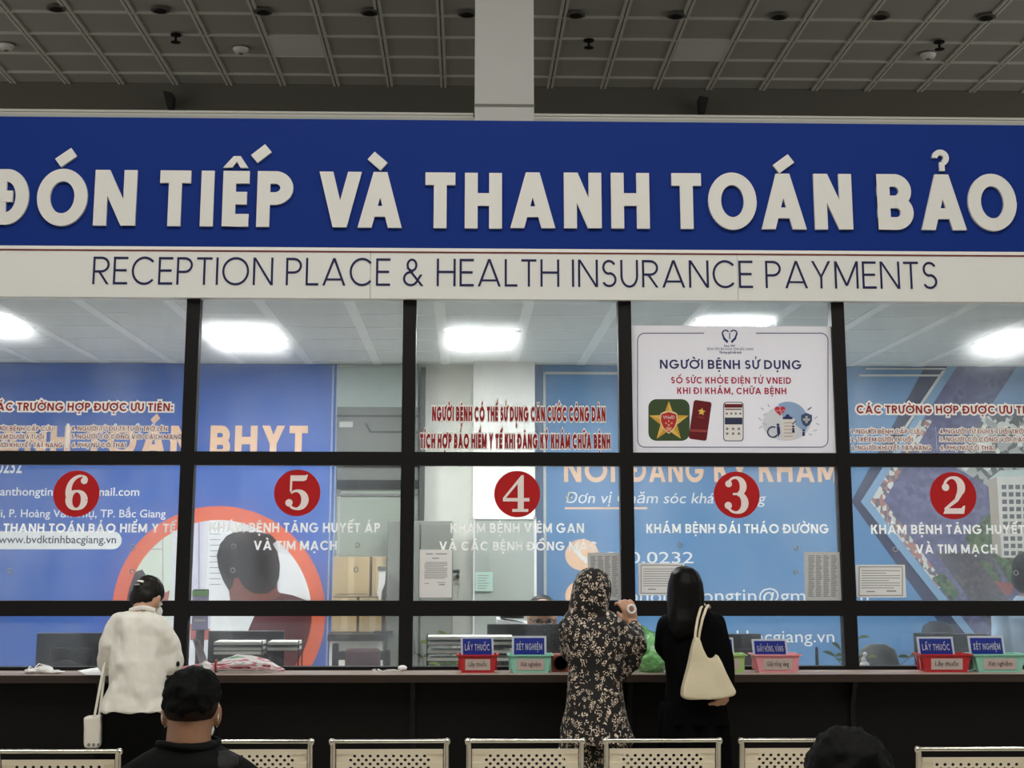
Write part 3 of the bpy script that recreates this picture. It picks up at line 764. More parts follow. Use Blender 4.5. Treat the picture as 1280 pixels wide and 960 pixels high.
b = MB(); sans_px(b, 'VNeID', 828.5, 843.5, 523.5, 519.6, YP+E*5, .03); b.build('shield_lettering', M_wtext, em)
pp('shield_marks', [disc(832.5, 529, 1.3, 10), disc(839.5, 529, 1.3, 10), disc(836, 526.5, 1.2, 10), disc(836, 531.5, 1.5, 10), [(832, 534), (840, 534), (838.5, 538), (836, 539), (833.5, 538)]], mat('shield mark', (236, 160, 130), .5), 5, em)
def tilt(pts, cx, cy, a):
    ca, sa = math.cos(math.radians(a)), math.sin(math.radians(a))
    return [(cx+(x-cx)*ca-(y-cy)*sa, cy+(x-cx)*sa+(y-cy)*ca) for x, y in pts]
ph = pp('dark_red_phone', [tilt(rrect(864, 501, 886.5, 550, 3), 875.2, 525.5, 8)], mat('phone dark red', (110, 26, 34), .4), 2)
pp('phone_emblem', [tilt(star(875.5, 514.5, 5, .5), 875.2, 525.5, 8)], mat('star gold', (236, 196, 98)), 3, ph)
pp('phone_caption', [tilt([(871, 521), (880, 521), (880, 522.2), (871, 522.2)], 875.2, 525.5, 8), tilt([(865, 538), (886, 536), (886, 539), (865, 541)], 875.2, 525.5, 8)], mat('phone caption', (160, 70, 66), .5), 3, ph)
p2 = pp('white_phone', [rrect(904, 502.5, 929.5, 551.5, 4)], mat('phone edge', (60, 58, 66), .4), 1)
pp('phone_screen', [rrect(905, 503.4, 928.5, 550.6, 3.4)], mat('phone screen', (244, 242, 240), .4), 2, p2)
pp('phone_header', [[(905.5, 505), (928, 505), (928, 509.5), (905.5, 509.5)], [(906.5, 511), (927, 511), (927, 512.2), (906.5, 512.2)]], mat('phone dark red', (110, 26, 34)), 3, p2)
ic = [disc(908.5+5.6*i, 517, 1.5, 8) for i in range(4)]+[disc(909+7.3*i, 536+6*j, 1.7, 8) for i in range(3) for j in range(2)]
pp('phone_icons', ic, mat('icon grey', (140, 132, 130), .5), 3, p2)
pp('phone_banner', [[(906, 522), (928, 522), (928, 530.5), (906, 530.5)]], mat('banner navy', (46, 54, 84), .5), 3, p2)
il = pp('illustration_backdrop', [disc(983, 529, 30, 30, 22)], mat('pale wash', (222, 227, 234), .5), 1)
pp('blue_circle', [clip([(960, 490), (1020, 490), (1024, 552), (978, 520), (972, 503)], disc(985, 527, 25, 40))], mat('print pale blue', (150, 178, 216), .5), 2, il)
def heartpts(cx, cy, s):
    o = []
    for i in range(28):
        a = 2*PI*i/28; o.append((cx+s*16*math.sin(a)**3/16, cy-s*(13*math.cos(a)-5*math.cos(2*a)-2*math.cos(3*a)-math.cos(4*a))/16))
    return o
pp('red_heart', [heartpts(975, 513, 6.8)], mat('heart red', (204, 50, 66), .5), 3, il)
pp('pulse_line', [[(970, 513), (974, 513), (975, 510), (976.5, 516), (977.5, 512.6), (981, 512.6), (981, 513.4), (978, 513.4), (976.4, 518), (974.8, 512), (974.4, 513.8), (970, 513.8)]], M_wtext, 4, il)
cb = pp('clipboard', [rrect(977.5, 523, 994, 550, 1.5)], mat('clipboard paper', (232, 228, 226), .5), 3, il)
pp('clipboard_clip', [[(978.5, 521), (981, 521), (983, 518), (986, 518), (988, 521), (990.5, 521), (990.5, 524), (978.5, 524)]], M_pnavy, 4, il)
pp('clipboard_lines', [[(980, 528+4.2*i), (991, 528+4.2*i), (991, 529+4.2*i), (980, 529+4.2*i)] for i in range(5)], mat('line tan', (196, 168, 160), .5), 4, il)
pp('blue_shield', [[(1001.5, 519), (1008, 516), (1015, 519), (1015, 526), (1012, 531), (1008, 533.5), (1004, 531), (1001.5, 526)]], mat('print slate blue', (58, 80, 116), .5), 3, il)
pp('white_cross', [[(1006.6, 520), (1009.6, 520), (1009.6, 523), (1012.6, 523), (1012.6, 526), (1009.6, 526), (1009.6, 529), (1006.6, 529), (1006.6, 526), (1003.6, 526), (1003.6, 523), (1006.6, 523)]], M_wtext, 4, il)
pp('wheelchair_mark', bands(966, 540, 5.6, 7.2, -60, -330, 18)+[disc(972.5, 531, 1.8, 10), [(971, 533), (974.5, 533), (975.5, 541), (973, 546), (971.5, 541)]], M_pnavy, 4, il)
pp('small_figures', [disc(991.5, 533, 1.6, 10), [(990, 535), (993, 535), (993.5, 541), (990, 541)], disc(1004.5, 538, 1.5, 10), [(1003, 540), (1006, 540), (1006, 545), (1003, 545)], [(1009, 512), (1014, 508.5), (1014.6, 509.6), (1010, 513)], [(990, 530), (994.5, 525.5), (995.2, 526.4), (991, 531)]], M_pnavy, 4, il)
pp('leaf_marks', [tilt([(x-2.4, y-.7), (x+2.4, y-.7), (x+2.4, y+.7), (x-2.4, y+.7)], x, y, a_) for x, y, a_ in ((953, 511, 30), (956, 518, -30), (950, 524, 50), (956, 530, 20), (1020, 522, -40), (1022, 530, 30), (1019, 538, -20), (1013, 543, 15), (951, 534, -30), (961, 507, 60))], mat('leaf grey', (196, 204, 216), .5), 2, il)

# sheets of paper stuck to the glass
M_paper = backlit('paper', (244, 242, 240), .45)
M_pgrey = backlit('old paper', (222, 222, 221), .4)
M_print = mat('print grey', (150, 148, 150), .6)
def sheet(x0_, y0_, x1_, y1_, label, kind, m=M_paper):
    Y = 6.991
    a_ = at(x0_, y1_, Y); c_ = at(x1_, y0_, Y)
    t = thing('notice_sheet', ((a_.x+c_.x)/2, Y, a_.z), label, 'paper notice', 'paper notices taped to the glass')
    MB().box(a_.x, Y, a_.z, c_.x, Y+.0015, c_.z).build('paper', m, t)
    b = MB(); W = x1_-x0_; H = y1_-y0_
    rnd = random.Random(int(x0_))
    def bar(u0, v0, u1, v1): flat(b, [(x0_+u0*W, y0_+v0*H), (x0_+u1*W, y0_+v0*H), (x0_+u1*W, y0_+v1*H), (x0_+u0*W, y0_+v1*H)], Y-.0006)
    if kind == 'letter':
        bar(.2, .08, .42, .1); bar(.5, .08, .85, .1); bar(.4, .17, .6, .19)
        for i in range(12): bar(.2 if i in (0, 5) else .16, .26+.03*i, .86-.3*rnd.random()*(i % 4 == 3), .272+.03*i)
        bar(.16, .7, .3, .712); bar(.55, .68, .8, .692); bar(.6, .72, .78, .74)
    elif kind == 'list':
        for k in range(4):
            for i in range(30): bar(.08+.22*k, .07+.029*i, .08+.22*k+.12+.07*rnd.random(), .085+.029*i)
    else:
        for q in ((.04, .05, .96, .075), (.04, .925, .96, .95), (.04, .05, .058, .95), (.942, .05, .96, .95)): bar(*q)
        for i in range(8): bar(.1, .17+.075*i, .9-.35*rnd.random()*(i % 3 == 1), .19+.075*i)
        bar(.2, .8, .38, .83); bar(.62, .78, .82, .82)
    b.build('printed_text', M_print, t)
sheet(524, 687, 565, 747, 'white letter with a signature taped at the lower left under number four', 'letter')
sheet(735, 691, 775.5, 750, 'grey printed list taped behind the patterned hood', 'list', M_pgrey)
sheet(798.5, 704, 855.5, 744, 'framed landscape notice half hidden by the long black hair', 'frame')
sheet(1007, 690, 1050, 750.5, 'grey printed list taped at the lower right under number three', 'list', M_pgrey)
sheet(1071, 706, 1131, 747, 'framed landscape notice at the lower left under number two', 'frame')
# ------------------------------------------------------------------ printed panels on the back wall
YW = 10.17
M_p1 = mat('panel blue', (62, 102, 184), .45, nz=(1.2, .05))
M_p2 = mat('panel grey blue', (92, 138, 186), .45, nz=(1.2, .04))
M_peach = mat('print peach', (250, 206, 170), .5)
M_pw = mat('print white', (244, 244, 244), .5)
M_orange = mat('print orange', (228, 108, 74), .5)
M_edge = mat('panel edge', (150, 170, 205), .4)
def panel(x0_, x1_, m, label, name='printed_panel'):
    ym = 600
    a_ = at(x0_, ym, YW); c_ = at(x1_, ym, YW)
    t = thing(name, ((a_.x+c_.x)/2, YW, .82), label, 'wall panel', 'printed panels on the office wall')
    MB().box(a_.x, YW, .82, c_.x, YB-.004, ZO-.002).build('board', m, t)
    return t, a_.x, c_.x
def lay(k): return YW-.0012*k
def px_part(name, polys, m, k, par):
    b = MB()
    for i, q in enumerate(polys):
        if len(q) > 2: b.poly([at(x, y, lay(k)-.00003*(i % 20)) for x, y in q])
    return b.build(name, m, par)
q1, xa, xb = panel(-300, 418, M_p1, 'blue printed wall panel with peach capitals and an orange ring')
e = MB(); e.box(xb-.03, YW-.012, .82, xb-.018, YB-.004, ZO-.002); e.box(xb, YW-.012, .82, xb+.012, YB-.004, ZO-.002); e.build('edge_strip', M_edge, q1)
def words(nm, m, par, *qs):
    for q in qs: b = MB(); sans_px(b, *q); b.build(nm, m, par)
def heads(par, *qs):
    for q in qs: b = MB(); caps_px(b, *q); b.build('peach_lettering', M_peach, par)
heads(q1, ('THANH', -62, 87, 571, 532, lay(1), .24, .16), ('TOÁN', 106, 240, 571, 532, lay(1), .24, .16), ('BHYT', 262, 384, 571, 532, lay(1), .24, .16))
words('white_lettering', M_pw, q1, ('1800.0232', -36, 27, 591, 575, lay(1), .015), ('anthongtinbvdk@gmail.com', 0, 174, 619.5, 609.5, lay(1), .01),
      ('Lê Lợi, P. Hoàng Văn Thụ, TP. Bắc Giang', -32, 207, 646.5, 637, lay(1), .01))
pl = px_part('white_pill', [rrect(-60, 664, 152, 686.5, 11)], M_pw, 1, q1)
b = MB(); sans_px(b, 'www.bvdktinhbacgiang.vn', -2, 145, 679, 669.5, lay(2), .012); b.build('web_address', mat('print dark', (40, 40, 60), .5), pl)
rc = (273.5, 766)
C115 = disc(rc[0], rc[1], 116, 72)
ringo = px_part('orange_ring', bands(rc[0], rc[1], 116, 133.5, 0, 360, 72), M_orange, 1, q1)
# the printed photograph inside the ring
low = [(x, min(y, 868)) for x, y in C115]
def inr(name, polys, rgb, k, rough=.5): return px_part(name, [clip(p, C115) for p in polys], mat(name.replace('_', ' '), rgb, rough), k, q1)
inr('photo_backdrop', [C115], (222, 224, 232), 1)
inr('photo_pale_green', [[(195, 600), (215, 600), (215, 760), (195, 760)], [(165, 640), (213, 640), (213, 900), (150, 900)]], (216, 226, 214), 2)
inr('photo_lilac_paper', [[(238, 640), (256, 640), (252, 740), (238, 740)], [(240, 742), (275, 742), (288, 775), (240, 790)]], (214, 212, 232), 2)
inr('photo_white_paper', [[(262, 650), (300, 650), (292, 752), (256, 752)], [(265, 765), (330, 765), (312, 792), (262, 792)], [(345, 690), (392, 700), (392, 750), (350, 742)]], (236, 238, 242), 3)
inr('photo_dark_jacket', [[(150, 720), (178, 712), (188, 728), (186, 752), (178, 790), (140, 790)]], (52, 52, 66), 3)
inr('photo_red_marks', [[(204, 742), (212, 738), (210, 752), (204, 752)], [(238, 780), (262, 786), (270, 800), (238, 800)]], (176, 90, 92), 3)
inr('photo_lines', [[(203, 640), (204, 640), (204, 755), (203, 755)], [(172, 664), (203, 664), (203, 665), (172, 665)], [(172, 686), (203, 686), (203, 687), (172, 687)], [(248, 650), (249.4, 650), (249.4, 738), (248, 738)]]+[[(262, 660+7*i), (276, 660+7*i), (276, 661+7*i), (262, 661+7*i)] for i in range(11)], (160, 150, 170), 4)
shirt = [(350, 741), (366, 744), (392, 754), (400, 790), (398, 830), (300, 870), (305, 800), (318, 770), (326, 752)]
inr('photo_maroon_shirt', [shirt], (84, 34, 42), 4)
px_part('photo_neck', [[(281, 700), (345, 700), (347, 738), (352, 744), (330, 757), (300, 758), (288, 752)]], mat('photo neck', (118, 66, 56), .5), 5, q1)
hair = [(283, 670), (292, 665.5), (306, 664), (322, 665), (338, 668), (346, 676), (341, 680), (347, 690), (350, 706), (349, 722), (344, 735), (334, 742), (318, 742), (306, 735), (298, 724), (293, 730), (286, 738), (279, 726), (273, 710), (271, 694), (275, 680)]
px_part('photo_dark_hair', [hair], mat('photo hair', (36, 32, 35), .5), 6, q1)
px_part('photo_ear', [disc(296, 731, 5, 16, 9)], mat('photo ear', (128, 72, 62), .5), 7, q1)

q2, xa, xb = panel(669, 1062, M_p2, 'grey blue printed wall panel with peach heading and phone number')
e = MB(); p_ = at(669, 600, YW).x
e.box(p_, YW-.012, .82, p_+.055, YB-.004, ZO-.002); e.build('edge_strip', mat('panel slate edge', (92, 118, 152), .4), q2)
MB().box(p_+.058, YW-.01, .82, p_+.076, YB-.004, ZO-.05).box(p_+.058, YW-.01, ZO-.068, at(1062, 600, YW).x, YB-.004, ZO-.05).build('pale_inner_line', mat('pale line', (206, 206, 200), .5), q2)
for s, x0_, x1_ in (('NƠI', 705, 769), ('ĐĂNG', 789, 880), ('KÝ', 893, 935), ('KHÁM', 949, 1047)): heads(q2, (s, x0_, x1_, 602.5, 573, lay(1), .2, .16))
words('white_lettering', M_pw, q2, ('Đơn vị Chăm sóc khách hàng', 706, 956, 629, 616, lay(1), .004, .2), ('1800.0232', 747, 867, 704, 690, lay(1), .0),
      ('phongthongtin@gmail.com', 786, 1086, 753, 736, lay(1), .0), ('www.bvdktinhbacgiang.vn', 786, 1043, 803, 788, lay(1), .0))
px_part('underline', [[(706, 634), (809, 634), (809, 636.5), (706, 636.5)]], M_peach, 1, q2)
for cy_, nm in ((693.5, 'phone_mark'), (745, 'envelope_mark'), (797, 'globe_mark')):
    c_ = px_part('peach_disc', [disc(727.5, cy_, 21, 36, 19.5)], M_peach, 1, q2)
    if nm == 'phone_mark': px_part(nm, bands(738, 684, 14, 19, 105, 165, 10)+[disc(720.5, 688, 3.6, 12), disc(733, 700.5, 3.6, 12)], M_pw, 2, c_)
    elif nm == 'envelope_mark': px_part(nm, [[(716, 737), (739, 737), (727.5, 746)], [(716, 739.5), (727.5, 748.5), (739, 739.5), (739, 753), (716, 753)]], M_pw, 2, c_)
    else: px_part(nm, bands(727.5, cy_, 10, 12, 0, 360, 24)+[[(726.7, cy_-11), (728.3, cy_-11), (728.3, cy_+11), (726.7, cy_+11)], [(717, cy_-.8), (738, cy_-.8), (738, cy_+.8), (717, cy_+.8)]], M_pw, 2, c_)

def city(name, c0, c1, c2, sc):
    m = mat(name, c0, .6); nt = m.node_tree; bs = nt.nodes['Principled BSDF']
    tc = [n for n in nt.nodes if n.type == 'TEX_COORD'][0]
    v = nt.nodes.new('ShaderNodeTexVoronoi'); v.inputs['Scale'].default_value = sc
    r = nt.nodes.new('ShaderNodeValToRGB'); r.color_ramp.interpolation = 'CONSTANT'
    sep = nt.nodes.new('ShaderNodeSeparateColor')
    r.color_ramp.elements[0].color = [lin(x) for x in c0]+[1]; r.color_ramp.elements[1].color = [lin(x) for x in c1]+[1]; r.color_ramp.elements[1].position = .45
    e_ = r.color_ramp.elements.new(.78); e_.color = [lin(x) for x in c2]+[1]
    nt.links.new(tc.outputs['Object'], v.inputs['Vector']); nt.links.new(v.outputs['Color'], sep.inputs[0]); nt.links.new(sep.outputs[0], r.inputs[0]); nt.links.new(r.outputs[0], bs.inputs['Base Color'])
    return m
q3, xa, xb = panel(1062, 1480, M_p2, 'printed wall panel with dark chevron and an aerial photo of buildings')
def vx(v, y): return v+(.64*(627-y) if y < 627 else .79*(y-627))
def chev(v0, v1, y0=457, y1=868, lim=1064):
    o = []
    for (ya, yb_) in ((y0, 627), (627, y1)):
        o.append([(max(vx(v0, ya), lim), ya), (max(vx(v1, ya), lim), ya), (max(vx(v1, yb_), lim), yb_), (max(vx(v0, yb_), lim), yb_)])
    return o
px_part('navy_chevron', chev(1048, 1076), mat('print slate navy', (48, 50, 80), .5), 1, q3)
px_part('pale_chevron', chev(1076, 1088), mat('print pale slate', (132, 168, 204), .5), 1, q3)
px_part('cream_line', [[(1082, 460), (1182, 460), (1182, 462), (1082, 462)], [(1074, 468), (1174, 468), (1174, 470.5), (1074, 470.5)], [(1178, 463), (1182, 463), (1130, 540), (1126, 540)]], mat('print cream', (216, 214, 206), .5), 2, q3)
px_part('aerial_photo', [[(vx(1088, 457), 457), (1480, 457), (1480, 627), (1088, 627)], [(1088, 627), (1480, 627), (1480, 868), (vx(1088, 868), 868)]], city('aerial plum', (98, 98, 134), (110, 110, 146), (90, 92, 124), 30), 1, q3)
px_part('pale_sky_block', [[(1272, 457), (1480, 457), (1480, 530), (1238, 508)]], mat('aerial pale blue', (140, 170, 206), .6, nz=(6, .1)), 2, q3)
px_part('edge_houses', [[(vx(1088, 530), 525), (vx(1104, 530), 525), (1104, 627), (1088, 627)], [(1088, 627), (1106, 627), (vx(1100, 735), 735), (vx(1088, 735), 735)]], city('aerial houses', (214, 214, 210), (120, 110, 118), (176, 128, 118), 34), 2, q3)
px_part('roof_tops', [[(1230, 520), (1480, 520), (1480, 640), (1290, 640), (1196, 585), (1212, 545)]], city('aerial roofs', (96, 98, 100), (170, 172, 170), (226, 228, 222), 24), 2, q3)
px_part('lower_road', [[(vx(1120, 690), 690), (1240, 690), (1300, 868), (vx(1106, 868), 868)]], city('aerial dark', (84, 80, 90), (74, 72, 82), (98, 92, 98), 44), 2, q3)
px_part('trees', [[(1206, 672), (1232, 646), (1240, 640), (1240, 690), (1216, 690)], [(1165, 722), (1180, 716), (1200, 742), (1190, 752)], [(1224, 700), (1236, 704), (1250, 724), (1244, 728)], [(1238, 690), (1300, 694), (1300, 730), (1262, 730)]], city('aerial trees', (70, 100, 66), (96, 116, 76), (60, 66, 62), 40), 3, q3)
px_part('red_roof', [[(1243, 726), (1268, 730), (1264, 744), (1254, 742)]], mat('aerial red', (150, 84, 84), .6), 4, q3)
bl = px_part('white_tower', [[(1235, 600), (1246, 594), (1400, 590), (1400, 700), (1252, 697), (1241, 690)]], mat('aerial white', (214, 212, 206), .6), 4, q3)
px_part('tower_side', [[(1235, 600), (1246, 596), (1252, 697), (1241, 690)]], mat('aerial beige', (176, 166, 156), .6), 5, q3)
wins = [[(1252+8.6*i+.35*j, 606+9.2*j), (1258+8.6*i+.35*j, 606+9.2*j), (1258+8.6*i+.35*j, 611.5+9.2*j), (1252+8.6*i+.35*j, 611.5+9.2*j)] for i in range(16) for j in range(10)]
px_part('tower_windows', wins, mat('aerial window', (96, 98, 106), .6), 5, bl)
px_part('tower_roof', [[(1236, 599), (1250, 588), (1400, 582), (1400, 592), (1247, 596)]], mat('aerial roof', (190, 206, 204), .6), 5, q3)

# ------------------------------------------------------------------ recess between the panels, tall cabinet
M_glz = mat('pale green glazing', (168, 180, 176), .3, nz=(2, .04)); M_shut = mat('grey shutter', (112, 114, 110), .5, nz=(3, .06)); M_dark = mat('dark trim', (58, 60, 60), .5)
def wallpx(b, x0_, y0_, x1_, y1_, Y, d=.02):
    a_ = at(x0_, y1_, Y); c_ = at(x1_, y0_, Y); return b.box(a_.x, Y, a_.z, c_.x, Y+d, c_.z)
t = thing('shutter_unit', at(470, 830, 10.15), 'grey roller shutter under pale glazing right of the blue panel', 'shutter')
wallpx(MB(), 421, 459, 523, 509, 10.15, .03).build('upper_glazing', M_glz, t)
wallpx(MB(), 420, 509, 523, 580, 10.13, .05).build('shutter_box', M_shut, t)
b = MB(); wallpx(b, 421, 519, 523, 521, 10.125); wallpx(b, 462, 539, 523, 541, 10.125); wallpx(b, 421, 580, 523, 583, 10.125)
b.add([at(456, 529, 10.124), at(458, 528, 10.124), at(464, 539, 10.124), at(462, 541, 10.124)], [(0, 1, 2, 3)]); b.build('groove', M_dark, t)
wallpx(MB(), 424, 527, 441, 534, 10.122, .008).build('reflection_patch', M_paper, t)  # pale plate painted in for light reflecting off the shutter box
wallpx(MB(), 421, 583, 523, 600, 10.14, .04).build('lintel', M_shut, t)
wallpx(MB(), 421, 600, 523, 611, 10.12, .06).build('dark_rail', M_black, t)
wallpx(MB(), 421, 611, 523, 840, 10.14, .04).build('lower_glazing', mat('grey green glazing', (150, 158, 148), .35, nz=(2, .05)), t)
wallpx(MB(), 421, 617, 523, 620, 10.13, .02).build('rail', M_shut, t)
struct('trim_shade_edge', wallpx(MB(), 521.5, 459, 532, 840, 10.08, .1), M_dark, 'dark strip painting the shaded edge beside the white wall', 'trim')  # dark strip painted in for the shaded edge of the recess
M_cab = mat('grey cabinet', (120, 122, 116), .45, nz=(3, .05))
t = thing('filing_cabinet', at(525, 800, 9.8), 'tall grey steel cabinet between numbers four and five', 'cabinet')
a_ = at(484, 700, 9.7); c_ = at(566, 651, 9.7)
MB().rbox(a_.x, 9.7, 0, c_.x, 10.05, c_.z, .006).build('body', M_cab, t)
for k in range(2):
    w_ = (c_.x-a_.x)/2
    d_ = MB().rbox(a_.x+w_*k+.006, 9.685, .06, a_.x+w_*(k+1)-.006, 9.7, c_.z-.02, .003).build('door', M_cab, t)
    hx = a_.x+w_*(1-.1 if k == 0 else 1.1)
    MB().tube([(hx, 9.67, .98), (hx, 9.655, 1.0), (hx, 9.655, 1.1), (hx, 9.67, 1.12)], .006, 8).build('handle', M_shut, d_, True)
# grey board in front of the column and its note
t = thing('notice_board', at(630, 800, 9.95), 'grey board leaning on the lower part of the white column', 'board')
wallpx(MB(), 592.5, 648, 669, 845, 9.95, .03).build('face', mat('board grey', (168, 174, 168), .4, nz=(2, .04)), t)
b = MB(); wallpx(b, 591, 646, 670, 649, 9.94, .05); wallpx(b, 591, 646, 593.5, 845, 9.94, .05); wallpx(b, 668, 646, 670.5, 845, 9.94, .05); b.build('frame', M_pw, t)
t = thing('memo_sheet', at(605, 739, 9.94), 'mint green memo stuck on the grey board', 'paper note')
wallpx(MB(), 594, 715, 616, 739, 9.935, .003).build('paper', mat('mint paper', (190, 222, 208), .6), t)
b = MB(); [wallpx(b, 597, 719+3.2*i, 611-(i % 3)*2, 719.9+3.2*i, 9.933, .001) for i in range(6)]; b.build('printed_text', M_print, t)
t = thing('lever_lock', at(571, 715, 10.1), 'small dark lever lock on the white wall beside the grey cabinet', 'door handle')
wallpx(MB(), 568.5, 706, 575.5, 729, 10.175, .015).build('plate', M_oak, t)
p = at(571, 714, 10.15); MB().tube([(p.x+.01, 10.18, p.z), (p.x+.01, 10.14, p.z), (p.x-.05, 10.135, p.z-.005)], .011, 10).build('lever', M_black, t, True)
p = at(572, 721, 10.17); MB().lathe((p.x, 10.16, p.z), [(.014, 0), (.014, .015)], 14, 'y').build('key_cylinder', M_black, t, True)
# cardboard boxes
M_card = mat('cardboard', (176, 152, 112), .7, nz=(5, .08)); M_tape = mat('packing tape', (196, 176, 138), .35)
for (x0_, y0_, x1_, y1_, lab) in ((415, 696, 463, 746, 'large brown carton at the left of the carton pile'), (464, 696, 484, 746, 'narrow brown carton at the right of the carton pile'), (414, 747, 447, 790, 'lower brown carton under the large one'), (448, 747, 484, 790, 'lower brown carton beside the grey cabinet')):
    a_ = at(x0_, y1_, 9.75); c_ = at(x1_, y0_, 9.75)
    t = thing('cardboard_box', ((a_.x+c_.x)/2, 9.9, a_.z), lab, 'box', 'brown cartons stacked by the cabinet')
    MB().rbox(a_.x+.003, 9.75, a_.z, c_.x-.003, 10.08, c_.z, .004).build('carton', M_card, t)
    MB().box((a_.x+c_.x)/2-.02, 9.748, a_.z+.003, (a_.x+c_.x)/2+.02, 9.75, c_.z-.003).build('tape', M_tape, t)
    b = MB()
    if y0_ < 720: wallpx(b, x0_+5, y1_-4, x1_-4, y1_-3, 9.747, .002); b.build('flap_line', mat('carton crease', (128, 106, 74), .7), t)
t = thing('side_table', (at(450, 800, 9.6).x, 9.7, 0), 'white table holding the cartons behind the dark chair', 'table')
a_ = at(410, 792, 9.55); c_ = at(480, 790, 9.55); zt_ = at(450, 790, 9.75).z
MB().rbox(a_.x, 9.52, zt_-.045, c_.x, 10.1, zt_-.001, .004).build('tabletop', M_black, t)
MB().box(a_.x+.01, 9.56, 0, c_.x-.01, 9.58, zt_-.045).build('front_board', mat('white laminate', (226, 226, 216), .4), t)
for s in (a_.x+.012, c_.x-.03): MB().box(s, 9.585, 0, s+.018, 10.08, zt_-.045).build('side_board', mat('white laminate', (226, 226, 216)), t)
t = thing('clipped_papers', at(476, 752, 9.6), 'white folded papers clipped to a dark stand by the cabinet', 'papers')
b = MB(); pts = [(474, 711), (482.5, 713), (481, 730), (477, 740), (475, 752), (471.5, 742), (473, 728)]
b.add([at(x, y, 9.6) for x, y in pts]+[at(x, y, 9.615) for x, y in pts], [tuple(range(7)), tuple(range(13, 6, -1))]+[(i, i+7, (i+1) % 7+7, (i+1) % 7) for i in range(7)]); b.build('sheets', M_paper, t)
p = at(480, 740, 9.63); q = at(482, 712, 9.63)
MB().box(p.x-.012, 9.62, zt_, p.x+.012, 9.64, q.z).box(p.x-.06, 9.58, zt_, p.x+.06, 9.68, zt_+.012).build('stand', M_black, t)
MB().box(q.x-.05, 9.595, q.z-.005, q.x+.01, 9.645, q.z+.02).build('clip', M_dark, t)

# ------------------------------------------------------------------ desk, monitors, staff furniture
t = thing('staff_desk', (.5, 7.5, 0), 'long dark staff desk running behind the glass', 'desk')
MB().rbox(-3.4, 7.08, .70, 5.0, 7.78, .74, .004).build('desktop', mat('desk brown', (90, 72, 60), .4), t)
for x in (-3.3, -1.33, .78, 2.9, 4.9): MB().box(x-.02, 7.1, 0, x+.02, 7.7, .7).build('side_board', M_panel, t)
M_scr = mat('monitor back', (15, 17, 18), .45, spec=.3)
def monitor(x0_, x1_, ytop, label, Y=7.45, name='computer_monitor'):
    a_ = at(x0_, ytop, Y); c_ = at(x1_, ytop, Y); z1 = a_.z; z0 = z1-.29; xm = (a_.x+c_.x)/2
    t = thing(name, (xm, Y, .74), label, 'monitor', 'dark computer monitors behind the glass')
    MB().rbox(a_.x, Y-.012, z0, c_.x, Y+.012, z1, .004).build('back_cover', M_scr, t)
    MB().rbox(xm-(c_.x-a_.x)*.3, Y-.03, z0+.05, xm+(c_.x-a_.x)*.3, Y-.012, z1-.07, .006).build('rear_bulge', mat('monitor bulge', (20, 22, 23), .5, spec=.3), t)
    MB().box(a_.x+.012, Y+.0121, z0+.015, c_.x-.012, Y+.0135, z1-.012).build('screen', mat('screen glass', (40, 50, 70), .15), t)
    MB().box(xm-.03, Y-.035, .745, xm+.03, Y-.012, z0+.12).build('stand', M_black, t)
    MB().lathe((xm, Y, .74), [(.11, 0), (.11, .006), (.04, .012)], 24).build('base', M_black, t, True)
    return t
monitor(47, 136, 791, 'dark monitor behind the glass left of the white shirt')
monitor(261, 356, 788.5, 'wide dark monitor behind the folded umbrella')
monitor(609, 702, 780, 'dark monitor behind the mint basket near the red speaker')
monitor(908, 951, 792, 'dark monitor behind the pink basket')
monitor(1142, 1190, 791, 'dark monitor behind the red basket under number two', 7.45)
monitor(1191, 1236, 792, 'dark monitor seen between the right hand red and mint baskets', 7.6)
def slats(x0_, x1_, ys_, label, Y=7.16):
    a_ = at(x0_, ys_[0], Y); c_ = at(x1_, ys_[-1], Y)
    t = thing('slat_rack', ((a_.x+c_.x)/2, Y+.12, .74), label, 'slat rack', 'stacked white trays with paper')
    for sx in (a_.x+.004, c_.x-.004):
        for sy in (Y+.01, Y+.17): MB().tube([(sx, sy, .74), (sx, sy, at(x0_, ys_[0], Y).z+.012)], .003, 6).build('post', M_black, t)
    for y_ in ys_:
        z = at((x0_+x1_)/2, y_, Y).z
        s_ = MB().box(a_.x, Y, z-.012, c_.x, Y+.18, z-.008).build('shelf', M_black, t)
        MB().box(a_.x+.006, Y-.004, z-.0075, c_.x-.006, Y+.17, z+.006).build('white_slat', mat('slat white', (255, 254, 244), .6), s_)  # white horizontal bars built as thin slats on dark shelves
slats(533, 642, (797.5, 804, 814.5, 824), 'stacked white trays with white paper behind the red basket under number four')
slats(266, 328, (804, 811, 816), 'stacked white trays in front of the monitor under number five')
slats(333, 374, (804, 811), 'lower pair of white trays right of the umbrella')
